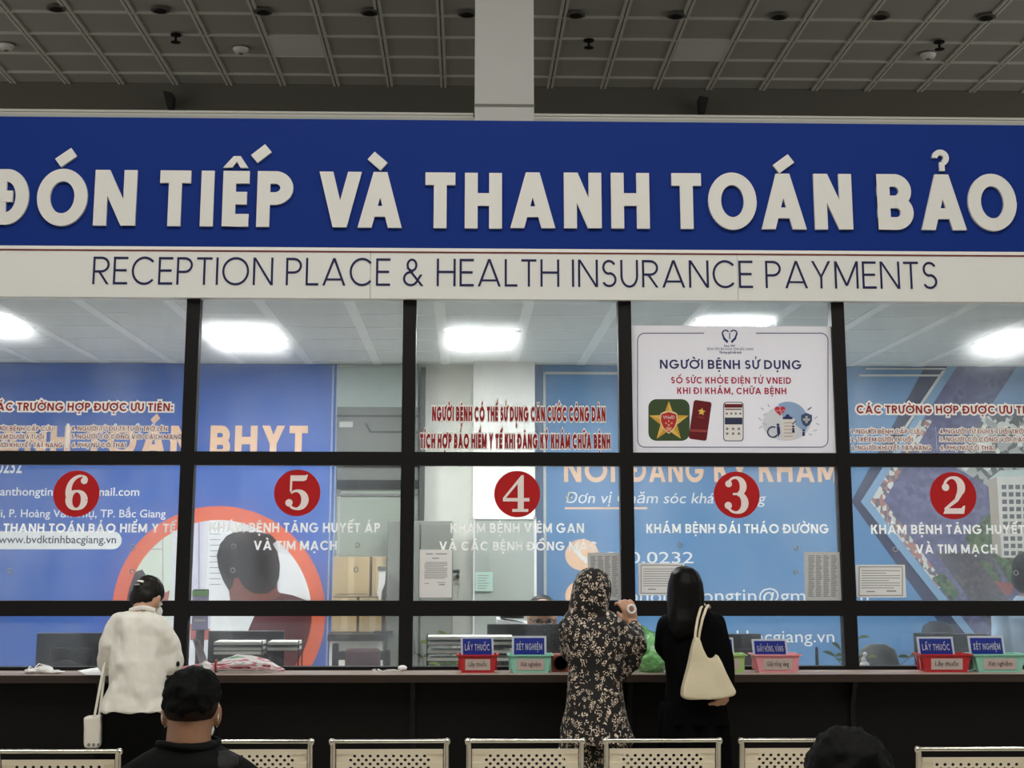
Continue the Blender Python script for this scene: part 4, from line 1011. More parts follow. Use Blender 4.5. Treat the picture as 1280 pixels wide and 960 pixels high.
# tablet on its stand
t = thing('tablet', at(251, 790, 7.5), 'tablet with green and lilac screen standing at the edge of the pane', 'tablet')
p0, p1 = at(239.5, 788, 7.5), at(261, 736.5, 7.5)
MB().rbox(p0.x, 7.5, p0.z, p1.x, 7.512, p1.z, .004).build('body', M_black, t)
px = lambda x, y, Y=7.498: at(x, y, Y)
b = MB(); b.poly([px(240.5, 745), px(260, 745), px(260, 787), px(240.5, 787)]); b.build('screen', mat('screen lilac', (190, 184, 226), .3), t)
b = MB(); b.poly([px(240.5, 738, 7.4975), px(260, 738, 7.4975), px(260, 745, 7.4975), px(240.5, 745, 7.4975)]); b.build('green_bar', mat('screen green', (150, 206, 140), .3), t)
b = MB(); b.poly([px(243, 774, 7.497), px(257, 774, 7.497), px(257, 777, 7.497), px(243, 777, 7.497)]); b.poly([px(242, 747, 7.497), px(243, 747, 7.497), px(243, 768, 7.497), px(242, 768, 7.497)]); b.build('screen_marks', M_pw, t)
MB().box(p0.x+.02, 7.515, .74, p0.x+.06, 7.53, p0.z+.08).box(p0.x, 7.46, .74, p1.x, 7.58, .752).build('stand', M_black, t)
# small paper items at the desk edge under number five
t = thing('pill_bottle', at(243, 835, 7.12), 'small clear bottle with a blue cap left of the pink leaflet', 'bottle')
p = at(243.5, 834, 7.12)
MB().lathe((p.x, 7.12, .74), [(.03, 0), (.033, .01), (.033, .3), (.02, .325)], 18).build('body', mat('clear plastic', (196, 202, 204), .2), t, True)
MB().lathe((p.x, 7.12, 1.065), [(.022, 0), (.022, .03), (.018, .034)], 18).build('cap', mat('cap blue', (66, 84, 170), .4), t, True)
t = thing('folded_leaflet', at(252, 832, 7.16), 'pale pink leaflet leaning behind the glass left of the umbrella', 'leaflet')
b = MB(); pts = [(240, 797), (250, 800), (263, 836), (251, 836)]
b.add([at(x, y, 7.14) for x, y in pts]+[at(x, y, 7.15) for x, y in pts], [(0, 1, 2, 3), (7, 6, 5, 4), (0, 4, 5, 1), (1, 5, 6, 2), (2, 6, 7, 3), (3, 7, 4, 0)]); b.build('page', mat('pink grey paper', (190, 172, 176), .6), t)
b = MB(); b.poly([at(243, 800, 7.138), at(247, 801, 7.138), at(249, 807, 7.138), at(245, 806, 7.138)]); b.build('photo', mat('leaflet photo', (110, 70, 76), .6), t)
def swivel_chair(x, Y, zt_, wdt, label, mb_=None, frame=False):
    t = thing('office_chair', (x, Y, 0), label, 'chair', 'staff chairs behind the glass')
    m = mb_ or M_black
    if frame:
        b = MB(); b.rbox(x-wdt/2, Y-.03, zt_-.09, x+wdt/2, Y+.01, zt_-.035, .008); b.rbox(x-wdt/2, Y-.03, .42, x-wdt/2+.04, Y+.01, zt_+.01, .008); b.rbox(x+wdt/2-.04, Y-.03, .42, x+wdt/2, Y+.01, zt_-.03, .008); b.build('back_frame', M_black, t)
        MB().rbox(x-.1, Y-.045, zt_-.45, x+.12, Y-.005, zt_-.02, .02).build('back_cushion', m, t)
    else:
        MB().loft([((x, Y, .62), wdt*.40, .03), ((x, Y, .75), wdt*.5, .045), ((x, Y, zt_-.12), wdt*.5, .045), ((x, Y, zt_-.03), wdt*.4, .035), ((x, Y, zt_), wdt*.2, .02)], 26).build('backrest', m, t, True)
    MB().loft([((x, Y-.25, .42), wdt*.45, .22), ((x, Y-.25, .45), wdt*.5, .25), ((x, Y-.25, .49), wdt*.47, .23)], 26).build('seat', m, t, True)
    MB().lathe((x, Y-.22, .1), [(.025, 0), (.025, .32)], 12).build('pedestal', M_black, t, True)
    b = MB()
    for k in range(5):
        a_ = 2*PI*k/5; b.tube([(x, Y-.22, .1), (x+.28*math.cos(a_), Y-.22+.28*math.sin(a_), .06)], .02, 8)
    b.build('star_base', M_black, t)
    for k in range(5):
        a_ = 2*PI*k/5; MB().ell((x+.28*math.cos(a_), Y-.22+.28*math.sin(a_), .03), (.03, .03, .03), None, 10, 8).build('caster', M_black, t, True)
    return t
swivel_chair(at(452, 810, 9.2).x, 9.2, at(452, 806, 9.2).z, .36, 'dark chair with a maroon back cushion in front of the white table', mat('maroon leather', (66, 34, 38), .5), True)
swivel_chair(at(1172, 780, 9.4).x, 9.4, at(1172, 776.5, 9.4).z, .24, 'dark mesh chair whose back rises over the monitors under number two')
swivel_chair(at(1097, 810, 7.98).x, 7.98, at(1095, 805, 7.98).z, .24, 'grey rounded chair back beside the plant under number two', mat('chair grey', (74, 76, 74), .6))
# printer
t = thing('printer', at(645, 800, 8.6), 'black and white printer behind the monitor under number four', 'printer')
a_ = at(626, 781, 8.5); c_ = at(668, 771, 8.5)
zz = a_.z
b = MB(); b.rbox(a_.x-.02, 8.5, zz-.2, c_.x, 8.85, zz, .01); b.build('case', M_black, t)
MB().add([(a_.x-.02, 8.497, zz+.03), (c_.x, 8.497, zz), (c_.x, 8.85, zz), (a_.x-.02, 8.85, zz+.03), (a_.x-.02, 8.497, zz), (c_.x, 8.497, zz-.012), (c_.x, 8.85, zz-.012), (a_.x-.02, 8.85, zz)], [(0, 1, 2, 3), (4, 5, 6, 7), (0, 1, 5, 4), (1, 2, 6, 5), (2, 3, 7, 6), (3, 0, 4, 7)]).build('lid', M_pw, t)
MB().box(a_.x, 8.52, zz+.035, c_.x-.06, 8.8, zz+.07).build('paper_tray', M_black, t)
MB().box(a_.x-.03, 8.45, 0, c_.x+.03, 8.9, zz-.2).build('stand', M_shut, t)
# vases and plants behind the glass
M_leaf = mat('leaf green', (86, 118, 56), .5); M_leaf2 = mat('leaf pale', (150, 170, 70), .5); M_stem = mat('stem', (84, 96, 60), .6)
def leaf(b, p, d, L, w_):
    p = Vector(p); d = Vector(d).normalized(); s = d.cross(Vector((0, -1, .2))).normalized(); n = 6; l = []; r_ = []
    for i in range(n+1):
        u = i/n; c = p+d*L*u+Vector((0, 0, -L*.35*u*u)); k = w_*math.sin(PI*min(u*.92+.06, 1)); l.append(c-s*k); r_.append(c+s*k)
    b.add(l+r_, [(i, i+1, n+2+i, n+1+i) for i in range(n)])
def plant(x, Y, z0, h, n, label, pot, seed, spread=.35, leafL=.1, mm=(M_leaf, M_leaf2)):
    rnd = random.Random(seed)
    t = thing('potted_plant', (x, Y, z0), label, 'plant', 'small plants behind the glass')
    if pot == 'vase': MB().lathe((x, Y, z0), [(.02, 0), (.045, .01), (.05, .06), (.032, .11), (.03, .2), (.036, .22)], 20).build('vase', mat('vase glass', (178, 196, 204), .1), t, True)
    else: MB().lathe((x, Y, z0), [(.035, 0), (.04, .005), (.055, .09), (.058, .1), (.05, .1)], 20).build('pot', pot, t, True)
    st = MB(); lf = MB(); lf.mi = 0
    for i in range(n):
        a_ = 2*PI*i/n+rnd.random(); q = [Vector((x, Y, z0+.07))]
        tx = spread*h*math.cos(a_)*(.4+rnd.random()); ty = .3*spread*h*math.sin(a_)
        hh = h*(.6+.4*rnd.random())
        for u in (.35, .7, 1): q.append(Vector((x+tx*u*u, Y+ty*u*u, z0+.07+(hh-.07)*u)))
        st.tube(q, [.004, .0035, .003, .002], 6)
        for u in (1, 2, 3):
            for s in (-1, 1):
                lf.mi = rnd.randint(0, 1); leaf(lf, q[u], (s*(.5+rnd.random()), -.3+rnd.random()*.5, .3+.6*rnd.random()), leafL*(.7+.6*rnd.random()), leafL*.13)
    st.build('stems', M_stem, t); lf.build('leaves', list(mm), t)
M_bpot = mat('dark pot', (30, 32, 30), .5)
plant(at(566, 830, 7.62).x, 7.62, .74, .45, 16, 'bushy green plant with thin leaves behind the glass under number four', M_bpot, 3, .3, .085)
plant(at(536, 830, 7.66).x, 7.66, .74, .36, 4, 'dark small leafed plant at the left of the bushy green plant', M_bpot, 5, .25, .055, (mat('leaf dark', (40, 46, 40), .5), M_leaf))
plant(at(1080, 830, 7.3).x, 7.3, .74, .58, 4, 'slender green plant in a vase beside the mullion under number two', 'vase', 8, .3, .075)
plant(at(1046, 830, 7.4).x, 7.4, .74, .48, 3, 'sprig in a clear vase at the right edge of the pane under number three', 'vase', 11, .3, .07)
t = thing('white_figurine', at(1081, 834, 7.1), 'tiny white ornament on the desk edge beside the slender plant', 'ornament')
p = at(1081, 833, 7.12); b = MB(); b.ell((p.x, 7.12, p.z+.005), (.024, .02, .02)); b.ell((p.x-.004, 7.12, p.z+.03), (.012, .011, .016)); b.ell((p.x+.004, 7.12, p.z+.055), (.011, .01, .012)); b.box(p.x-.02, 7.11, .74, p.x+.02, 7.14, p.z); b.build('ornament_body', M_pw, t, True)
t = thing('black_pen_holder', at(1021, 834, 7.1), 'slim black pen standing behind the glass right of the pink basket', 'pen')
p = at(1021, 818, 7.12); MB().tube([(p.x, 7.12, .74), (p.x, 7.12, p.z)], .008, 10).build('pen_barrel', M_black, t, True); MB().tube([(p.x, 7.12, p.z), (p.x, 7.12, p.z+.035)], [.0085, .006], 10).build('pen_cap', M_dark, t, True)
# ------------------------------------------------------------------ counter
zc_ = 1.085; yf = 6.72
ct = thing('reception_counter', (.5, 6.9, 0), 'long reception counter with a brown ledge and black front below the windows', 'counter')
wt = MB().rbox(-3.6, yf+.002, zc_-.036, 5.15, 7.04, zc_, .003).build('worktop', M_wood, ct)
MB().rbox(-3.6, yf-.001, zc_-.0355, 5.15, yf+.004, zc_-.002, .001).build('edge_band', mat('edge brown', (50, 36, 29), .45, nz=(5, .15)), wt)
MB().box(-3.6, yf+.1, .1, 5.15, yf+.12, zc_-.036).build('front_panel', M_panel, ct)
MB().box(-3.6, yf+.14, 0, 5.15, yf+.16, .1).build('plinth', M_black, ct)
for pxx in (120, 515, 790, 1072):
    x = at(pxx, 880, yf).x
    MB().prism([(x-.012, zc_-.04), (x+.012, zc_-.04), (x+.012, .7), (x-.012, .7)], yf+.085, yf+.1).build('joint_strip', M_black, ct)
    b = MB(); b.add([(x-.01, yf+.02, zc_-.037), (x+.01, yf+.02, zc_-.037), (x+.01, yf+.1, zc_-.037), (x-.01, yf+.1, zc_-.037), (x-.01, yf+.1, zc_-.18), (x+.01, yf+.1, zc_-.18)], [(0, 1, 2, 3), (0, 4, 5, 1), (0, 3, 4), (1, 5, 2), (3, 2, 5, 4)]); b.build('bracket', M_black, ct)
def onc(px, py=838): 
    p = atz(px, py, zc_); return p
# baskets with cards
def basket(px0, px1, Y, rgb, label, text, trgb=(40, 30, 30)):
    a_ = at(px0, 830, Y); c_ = at(px1, 830, Y); xm = (a_.x+c_.x)/2; W = (c_.x-a_.x)/2; H = at(px0, 819, Y).z-at(px0, 840, Y).z; D = .065
    t = thing('paper_basket', (xm, Y, zc_), label, 'basket', 'small plastic baskets on the counter')
    m = mat('basket '+label.split()[0]+str(rgb[0]), rgb, .35)
    def ringr(k, z, e=0): return [(xm-W*k-e, Y-D*k-e, z), (xm+W*k+e, Y-D*k-e, z), (xm+W*k+e, Y+D*k+e, z), (xm-W*k-e, Y+D*k+e, z)]
    R = [ringr(.80, zc_), ringr(.95, zc_+H), ringr(1, zc_+H, .004), ringr(1, zc_+H+.006, .004), ringr(.95, zc_+H+.006), ringr(.77, zc_+.005)]
    vs = [v for r_ in R for v in r_]; fs = [(3, 2, 1, 0)]
    for i in range(5): fs += [(i*4+j, i*4+(j+1) % 4, (i+1)*4+(j+1) % 4, (i+1)*4+j) for j in range(4)]
    fs.append((20, 21, 22, 23))
    MB().add(vs, fs).build('tub', m, t)
    b = MB()
    for j in (-1, 1):
        for k in (-.5, .5): b.rbox(xm+j*W*.9-.006, Y+k*.05-.004, zc_+.01, xm+j*W*.9+.006, Y+k*.05+.004, zc_+H, .002)
    b.build('corner_rib', m, t)
    lz0, lz1 = zc_+H*.16, zc_+H*.82; yl = lambda z: Y-D*(.80+.15*(z-zc_)/H)-.0025
    b = MB(); b.poly([(xm-W*.62, yl(lz0), lz0), (xm+W*.62, yl(lz0), lz0), (xm+W*.62, yl(lz1), lz1), (xm-W*.62, yl(lz1), lz1)])
    l_ = b.build('name_plate', mat('label paper', (202, 186, 180), .6), t)
    if not text: return t
    b = MB(); sans_at(b, text, xm-W*.46, xm+W*.46, lz0+(lz1-lz0)*.34, (lz1-lz0)*.4, 0, .0); b.v = [(x, yl(z)-.0012, z) for x, _, z in b.v]; b.build('lettering', mat('label ink', trgb, .6), l_)
    return t
M_cardb = mat('card blue', (30, 50, 150), .5)
def card(px0, px1, py0, py1, Y, label, text, tl=2, two=None):
    a_ = at(px0, py1, Y); c_ = at(px1, py0, Y)
    t = thing('counter_card', ((a_.x+c_.x)/2, Y, a_.z), label, 'card', 'blue cards standing in the baskets')
    zb = zc_+.012; lean = .05
    yz = lambda z: Y+lean*(z-zb)
    b = MB()
    sh = (c_.z-zb)*math.tan(math.radians(-tl))
    P = [(a_.x, yz(zb), zb), (c_.x, yz(zb), zb), (c_.x+sh, yz(c_.z), c_.z), (a_.x+sh, yz(c_.z), c_.z)]
    b.add(P+[(x, y+.004, z) for x, y, z in P], [(0, 1, 2, 3), (7, 6, 5, 4), (0, 4, 5, 1), (1, 5, 6, 2), (2, 6, 7, 3), (3, 7, 4, 0)])
    b.build('white_board', mat('card white', (206, 214, 226), .5), t)
    def L(u, v, e): 
        z = zb+(c_.z-zb)*v; return (a_.x+(c_.x-a_.x)*u+sh*v, yz(z)-e, z)
    b = MB(); b.poly([L(.06, .06, .001), L(.94, .06, .001), L(.94, .94, .001), L(.06, .94, .001)]); f_ = b.build('blue_face', M_cardb, t)
    if not text: return t
    polys, w_ = caps_line(text, .2, .18); b = MB()
    for i, q in enumerate(polys): b.poly([L(.12+.76*x/w_, .575+.2*y, .002+.000012*(i % 41)) for x, y in q])
    b.build('lettering', M_wtext, f_)
YK = 6.865
RED, MINT, PINK, LIME = (196, 44, 52), (150, 216, 194), (240, 160, 170), (176, 214, 130)
basket(572, 622, YK, RED, 'red plastic basket on the counter under number four', 'Lấy thuốc')
card(577, 618, 796, 822, YK, 'blue card standing in the red basket under number four', 'LẤY THUỐC')
basket(635, 690, YK, MINT, 'mint plastic basket on the counter left of the red speaker', 'Xét nghiệm')
card(640, 683, 795, 822, YK, 'blue card standing in the mint basket left of the red speaker', 'XÉT NGHIỆM', 0)
basket(884, 930, YK, LIME, 'lime green basket half hidden by the black clothes and cream bag', None)
card(884, 918, 797, 822, YK, 'pale card in the lime green basket behind the black sleeve', None, 2)
basket(940, 998, YK, PINK, 'pink plastic basket on the counter right of the cream bag', 'Giấy hồng, vàng')
card(943, 986, 799, 825, YK, 'blue card leaning left in the pink basket', 'GIẤY HỒNG, VÀNG', 4)
basket(1147, 1210, YK, RED, 'red plastic basket at the right under number two', 'Lấy thuốc')
card(1150, 1194, 796, 823, YK, 'blue card leaning left in the red basket under number two', 'LẤY THUỐC', 4)
basket(1212, 1277, YK, MINT, 'mint plastic basket at the right edge of the counter', 'Xét nghiệm')
card(1214, 1257, 795, 823, YK, 'blue card leaning left in the mint basket at the right edge', 'XÉT NGHIỆM', 4)
# red speaker box
p = at(701, 838, 6.88); a_ = at(690, 838, 6.86); c_ = at(712, 816, 6.86)
t = thing('desk_speaker', (p.x, 6.9, zc_), 'small red brown loudspeaker box beside the mint basket', 'speaker')
MB().rbox(a_.x, 6.86, zc_, c_.x, 6.95, zc_+(c_.z-a_.z), .006).build('case', mat('speaker red brown', (150, 66, 50), .45), t)
zm_ = zc_+(c_.z-a_.z)/2; xm_ = (a_.x+c_.x)/2
MB().lathe((xm_, 6.853, zm_), [(.034, 0), (.034, .008), (.03, .008)], 28, 'y').build('cone_ring', M_black, t, True)
MB().lathe((xm_, 6.8525, zm_), [(.012, .001), (.028, .0005)], 24, 'y').build('cone', mat('cone black', (8, 8, 9), .6), t, True)
# white cable with plug
t = thing('earphone_cable', onc(490, 841), 'white cable with a round plug lying on the counter by the mullion', 'cable')
pts = [onc(x, y)+Vector((0, 0, .004)) for x, y in ((470, 841), (466, 838.5), (472, 837.6), (478, 840.5), (484, 839), (492, 838.6), (499, 839.6), (503, 838.4))]
MB().tube(pts, .0035, 8).build('cord', M_pw, t, True)
p = onc(503, 838.5); MB().ell((p.x, p.y, zc_+.013), (.022, .02, .013)).build('plug', M_pw, t, True)
# crumpled tissue / mask, paper
t = thing('face_mask', onc(52, 842), 'crumpled white face mask on the counter at the far left', 'face mask')
p = onc(54, 842); b = MB()
b.ell((p.x-.05, p.y, zc_+.012), (.035, .03, .012)); b.ell((p.x, p.y+.005, zc_+.018), (.045, .035, .018)); b.ell((p.x+.05, p.y, zc_+.008), (.05, .03, .008))
b.remesh('cloth', M_pw, t, .004, 3, .5, lambda c: .006*mnoise.noise(c*38))
MB().tube([onc(33, 841)+Vector((0, 0, .004)), onc(37, 838.5)+Vector((0, 0, .02)), onc(42, 839.5)+Vector((0, 0, .012)), onc(48, 838)+Vector((0, 0, .03)), onc(60, 838)+Vector((0, 0, .02))], .0025, 6).build('ear_loop', M_pw, t, True)
t = thing('paper_slip', onc(112, 842), 'flat white paper slip on the counter beside the white shirt', 'paper')
b = MB(); b.add([onc(97, 839.3)+Vector((0, 0, .004)), onc(128, 838.8)+Vector((0, 0, .02)), onc(128, 844.5)+Vector((0, 0, .004)), onc(108, 844)+Vector((0, 0, .002)), onc(97, 839.3)+Vector((0, 0, .002)), onc(128, 838.8)+Vector((0, 0, .018)), onc(128, 844.5)+Vector((0, 0, .002)), onc(108, 844)+Vector((0, 0, .0008))], [(0, 1, 2, 3), (7, 6, 5, 4), (0, 4, 5, 1), (1, 5, 6, 2), (2, 6, 7, 3), (3, 7, 4, 0)]); b.build('sheet', M_pw, t)
# folded patterned umbrella
def flowered():
    m = mat('umbrella print', (232, 230, 230), .55); nt = m.node_tree; bs = nt.nodes['Principled BSDF']; tc = [n for n in nt.nodes if n.type == 'TEX_COORD'][0]
    mp = nt.nodes.new('ShaderNodeMapping'); mp.inputs['Scale'].default_value = (5, 26, 26)
    nz = nt.nodes.new('ShaderNodeTexNoise'); nz.inputs['Scale'].default_value = 1.2; nz.inputs['Detail'].default_value = 2
    r = nt.nodes.new('ShaderNodeValToRGB'); r.color_ramp.interpolation = 'CONSTANT'
    els = [(0, (60, 66, 92)), (.36, (92, 160, 120)), (.42, (236, 234, 236)), (.55, (210, 130, 146)), (.6, (236, 234, 236)), (.66, (150, 50, 74)), (.72, (200, 206, 214))]
    r.color_ramp.elements[0].color = [lin(x) for x in els[0][1]]+[1]; r.color_ramp.elements[1].position = els[1][0]; r.color_ramp.elements[1].color = [lin(x) for x in els[1][1]]+[1]
    for p_, c in els[2:]: e_ = r.color_ramp.elements.new(p_); e_.color = [lin(x) for x in c]+[1]
    nt.links.new(tc.outputs['Object'], mp.inputs[0]); nt.links.new(mp.outputs[0], nz.inputs['Vector']); nt.links.new(nz.outputs['Fac'], r.inputs[0]); nt.links.new(r.outputs[0], bs.inputs['Base Color'])
    return m
t = thing('folded_umbrella', onc(300, 842), 'folded umbrella with a white, green and crimson print lying on the counter', 'umbrella')
c0 = at(247, 836, 6.86); c1 = at(356, 828, 6.86); prof = [(0, .012), (.08, .024), (.16, .018), (.3, .03), (.45, .038), (.62, .036), (.8, .026), (.93, .012), (1, .005)]
vs = []; n = 20
for u, r_ in prof:
    x = c0.x+(c1.x-c0.x)*u
    for k in range(n):
        a_ = 2*PI*k/n; rr_ = r_*(1+.16*math.cos(5*a_+6*u)); vs.append((x, 6.86+rr_*math.cos(a_)*.95, zc_+max(rr_, .004)*.92+max(rr_, 0)*math.sin(a_)*.9+.004))
fs = [(i*n+k, i*n+(k+1) % n, (i+1)*n+(k+1) % n, (i+1)*n+k) for i in range(len(prof)-1) for k in range(n)]+[tuple(range(n)), tuple(range((len(prof)-1)*n, len(prof)*n))]
MB().add(vs, fs).build('canopy', flowered(), t, True)
MB().tube([(c0.x+.03, 6.86, zc_+.03), (c0.x-.04, 6.84, zc_+.02), (c0.x-.07, 6.83, zc_+.016)], .012, 10).build('handle', mat('umbrella handle', (190, 120, 130), .4), t, True)
MB().tube([(c0.x+.085, 6.86+.028*math.cos(2*PI*k/14), zc_+.028+.026*math.sin(2*PI*k/14)) for k in range(14)], .005, 6, closed=True).build('tie_band', M_redd, t, True)

# ------------------------------------------------------------------ waiting benches
M_chr = mat('chrome tube', (214, 210, 200), .18, 1.0); M_perf = mat('cream steel', (240, 228, 204), .45); M_cap = mat('end cap', (60, 58, 54), .4)
def perforated(W, y_of, z0, z1, xm, pitch=.0295):
    """bent sheet with real staggered round holes; y_of(z) gives the bend"""
    b = MB(); nx = int((W-.08)/pitch); nz_ = int((z1-z0-.07)/(pitch*.5)); mx = (W-nx*pitch)/2; hz = .018
    x0_ = xm-W/2; H = .0066
    P = lambda x, z: (x, y_of(z), z)
    for (xa_, xb_, za_, zb_) in ((x0_, x0_+W, z0, z0+hz), (x0_, x0_+W, z1-hz, z1), (x0_, x0_+mx, z0+hz, z1-hz), (x0_+W-mx, x0_+W, z0+hz, z1-hz)):
        m_ = max(2, int((zb_-za_)/.03)); 
        for i in range(m_): b.add([P(xa_, za_+(zb_-za_)*i/m_), P(xb_, za_+(zb_-za_)*i/m_), P(xb_, za_+(zb_-za_)*(i+1)/m_), P(xa_, za_+(zb_-za_)*(i+1)/m_)], [(0, 1, 2, 3)])
    # two rows of half pitch make one staggered cell row
    for j in range(nz_//2*2):
        pass
    cellz = pitch*.5*2
    rows = int((z1-z0-2*hz)/ (pitch*.5))
    hh = (z1-z0-2*hz)/rows
    for j in range(rows):
        zc = z0+hz+hh*(j+.5); off = (j % 2)*.5
        cells = [(i+off) for i in range(nx if off == 0 else nx-1)]
        if off:
            for xa_, xb_ in ((0, .5), (nx-.5, nx)): b.add([P(x0_+mx+pitch*xa_, zc-hh/2), P(x0_+mx+pitch*xb_, zc-hh/2), P(x0_+mx+pitch*xb_, zc+hh/2), P(x0_+mx+pitch*xa_, zc+hh/2)], [(0, 1, 2, 3)])
        for i in cells:
            xa_ = x0_+mx+pitch*i; xb_ = xa_+pitch; xc_ = (xa_+xb_)/2
            sq = [(xb_, zc), (xb_, zc+hh/2), (xc_, zc+hh/2), (xa_, zc+hh/2), (xa_, zc), (xa_, zc-hh/2), (xc_, zc-hh/2), (xb_, zc-hh/2)]
            ci = [(xc_+H*math.cos(PI/4*k), zc+H*math.sin(PI/4*k)*.92) for k in range(8)]
            b.add([P(*q) for q in sq]+[P(*q) for q in ci], [(k, (k+1) % 8, 8+(k+1) % 8, 8+k) for k in range(8)])
    return b
def bench(name_label, xs_, Y, ztop, group='perforated steel waiting benches'):
    W = .455; z0 = .47
    t = thing('waiting_bench', (sum(xs_)/len(xs_), Y, 0), name_label, 'bench', group)
    yb = lambda z: Y+.10*(ztop-z)/(ztop-z0)-.012*math.sin(PI*(z-z0)/(ztop-z0))
    first = None
    for x in xs_:
        if first is None:
            s_ = perforated(W-.05, yb, z0, ztop-.037, x).build('chair_back', M_perf, t)
            sol = s_.modifiers.new('thick', 'SOLIDIFY'); sol.thickness = .003
            e_ = W/2-.012
            for sg in (-1, 1):
                MB().tube([(x+sg*e_, yb(z0)-.005, z0-.03), (x+sg*e_, yb(z0+.2)-.005, z0+.2), (x+sg*e_, yb(ztop-.02)-.005, ztop-.012)], .011, 10).build('side_post', M_chr, s_, True)
            MB().tube([(x-e_-.006, Y-.004, ztop-.007), (x+e_+.006, Y-.004, ztop-.007)], .0075, 14).build('top_rail', M_chr, s_, True)
            MB().ell((x-e_-.004, Y-.004, ztop-.009), (.013, .013, .013)).build('end_knob', M_chr, s_, True)
            MB().ell((x+e_+.004, Y-.004, ztop-.009), (.013, .013, .013)).build('end_knob', M_chr, s_, True)
            # seat pan
            g = perforated(W-.03, lambda z: 0, 0, .36, x, .034)
            g.v = [(a, Y+.12+c, .43+.02*math.cos(PI*c/.36*1.5)) for a, _, c in g.v]
            se = g.build('seat_pan', M_perf, t); sol = se.modifiers.new('thick', 'SOLIDIFY'); sol.thickness = .003
            first = (s_, se, x)
        else:
            for o in first[:2]:
                c = copy_tree(o, t); c.location.x += x-first[2]
    a_, e_ = min(xs_)-.25, max(xs_)+.25
    MB().box(a_, Y+.22, .36, e_, Y+.28, .40).build('beam', M_cap, t)
    for x in (a_+.25, (a_+e_)/2, e_-.25):
        l_ = MB().tube([(x, Y+.25, .36), (x, Y+.25, .05)], .03, 12).build('leg', M_chr, t, True)
        MB().rbox(x-.03, Y+.04, .0, x+.03, Y+.45, .05, .01).build('foot', M_chr, l_)
    return t
YC = 5.7
cx_ = [at(q, 940, YC).x for q in (316.5, 487, 656.5, 828, 997.5)]
zt5 = at(650, 923.5, YC).z
bench('middle perforated waiting bench of five seats before the counter', cx_, YC, zt5)
ys_ = 5.45; zt6 = at(1240, 933.5, ys_).z
bench('right hand perforated waiting bench at the lower right corner', [at(1221, 940, ys_).x+.535*i for i in range(3)], ys_, zt6)
bench('left hand perforated waiting bench at the lower left corner', [at(73, 940, ys_).x-.535*i for i in range(3)][::-1], ys_, zt6)
# ------------------------------------------------------------------ people
M_skin = mat('skin', (196, 150, 122), .5); M_skin2 = mat('skin tan', (150, 108, 80), .5); M_eye = mat('eye', (240, 238, 232), .2)
def hairmat(name, rgb, rough=.38):
    return mat(name, rgb, rough, spec=.12, bump=(40, .6, .004, (1, 1, .12)))
M_hair = hairmat('black hair', (8, 7, 7), .45); M_hairg = hairmat('greying hair', (34, 31, 29)); M_hairs = hairmat('short black hair', (4, 4, 4), .7)
M_shirt = mat('white shirt', (242, 239, 230), .7, bump=(6, .5, .05, (1, 1, .6))); M_trou = mat('black trousers', (5, 5, 5), .9, spec=.1)
M_bcloth = mat('black cloth', (4, 4, 5), .9, spec=.1, bump=(14, .25, .01)); M_shoe = mat('dark shoe', (20, 19, 18), .5)
M_jack = mat('black jacket', (4, 4, 5), .8, spec=.15, bump=(14, .4, .012)); M_blues = mat('pale blue shirt', (170, 194, 220), .7, bump=(10, .3, .02)); M_sole = mat('shoe sole', (70, 66, 62), .6)
def patterned():
    m = mat('patterned cloth', (24, 19, 17), .75); nt = m.node_tree; bs = nt.nodes['Principled BSDF']; tc = [n for n in nt.nodes if n.type == 'TEX_COORD'][0]
    N = nt.nodes.new; L = nt.links.new
    mp = N('ShaderNodeMapping'); mp.inputs['Scale'].default_value = (60, 46, 54); mp.inputs['Rotation'].default_value = (0, .6, 0)
    L(tc.outputs['Object'], mp.inputs[0])
    def M(op, a, b=None):
        n = N('ShaderNodeMath'); n.operation = op
        for i, q in enumerate((a, b)):
            if q is None: continue
            if isinstance(q, (int, float)): n.inputs[i].default_value = q
            else: L(q, n.inputs[i])
        return n.outputs[0]
    n1 = N('ShaderNodeTexNoise'); n1.inputs['Scale'].default_value = 1.0; n1.inputs['Detail'].default_value = .6; L(mp.outputs[0], n1.inputs['Vector'])
    line = M('LESS_THAN', M('ABSOLUTE', M('SUBTRACT', M('FRACT', M('MULTIPLY', n1.outputs['Fac'], 5.0)), .5)), .17)
    nz = N('ShaderNodeTexVoronoi'); nz.inputs['Scale'].default_value = .8; L(mp.outputs[0], nz.inputs['Vector'])
    mk = M('MULTIPLY', line, M('LESS_THAN', nz.outputs['Distance'], .52))
    nz2 = N('ShaderNodeTexNoise'); nz2.inputs['Scale'].default_value = .5; L(mp.outputs[0], nz2.inputs['Vector'])
    mx = N('ShaderNodeMix'); mx.data_type = 'RGBA'
    mx.inputs[6].default_value = [lin(x) for x in (18, 13, 12)]+[1]
    mx2 = N('ShaderNodeMix'); mx2.data_type = 'RGBA'; mx2.inputs[6].default_value = [lin(x) for x in (214, 192, 168)]+[1]; mx2.inputs[7].default_value = [lin(x) for x in (242, 230, 212)]+[1]
    L(nz2.outputs['Fac'], mx2.inputs[0]); L(mx2.outputs[2], mx.inputs[7]); L(mk, mx.inputs[0]); L(mx.outputs[2], bs.inputs['Base Color'])
    return m
M_pat = patterned()
V3 = Vector
def yawR(a): return Matrix.Rotation(a, 3, 'Z')
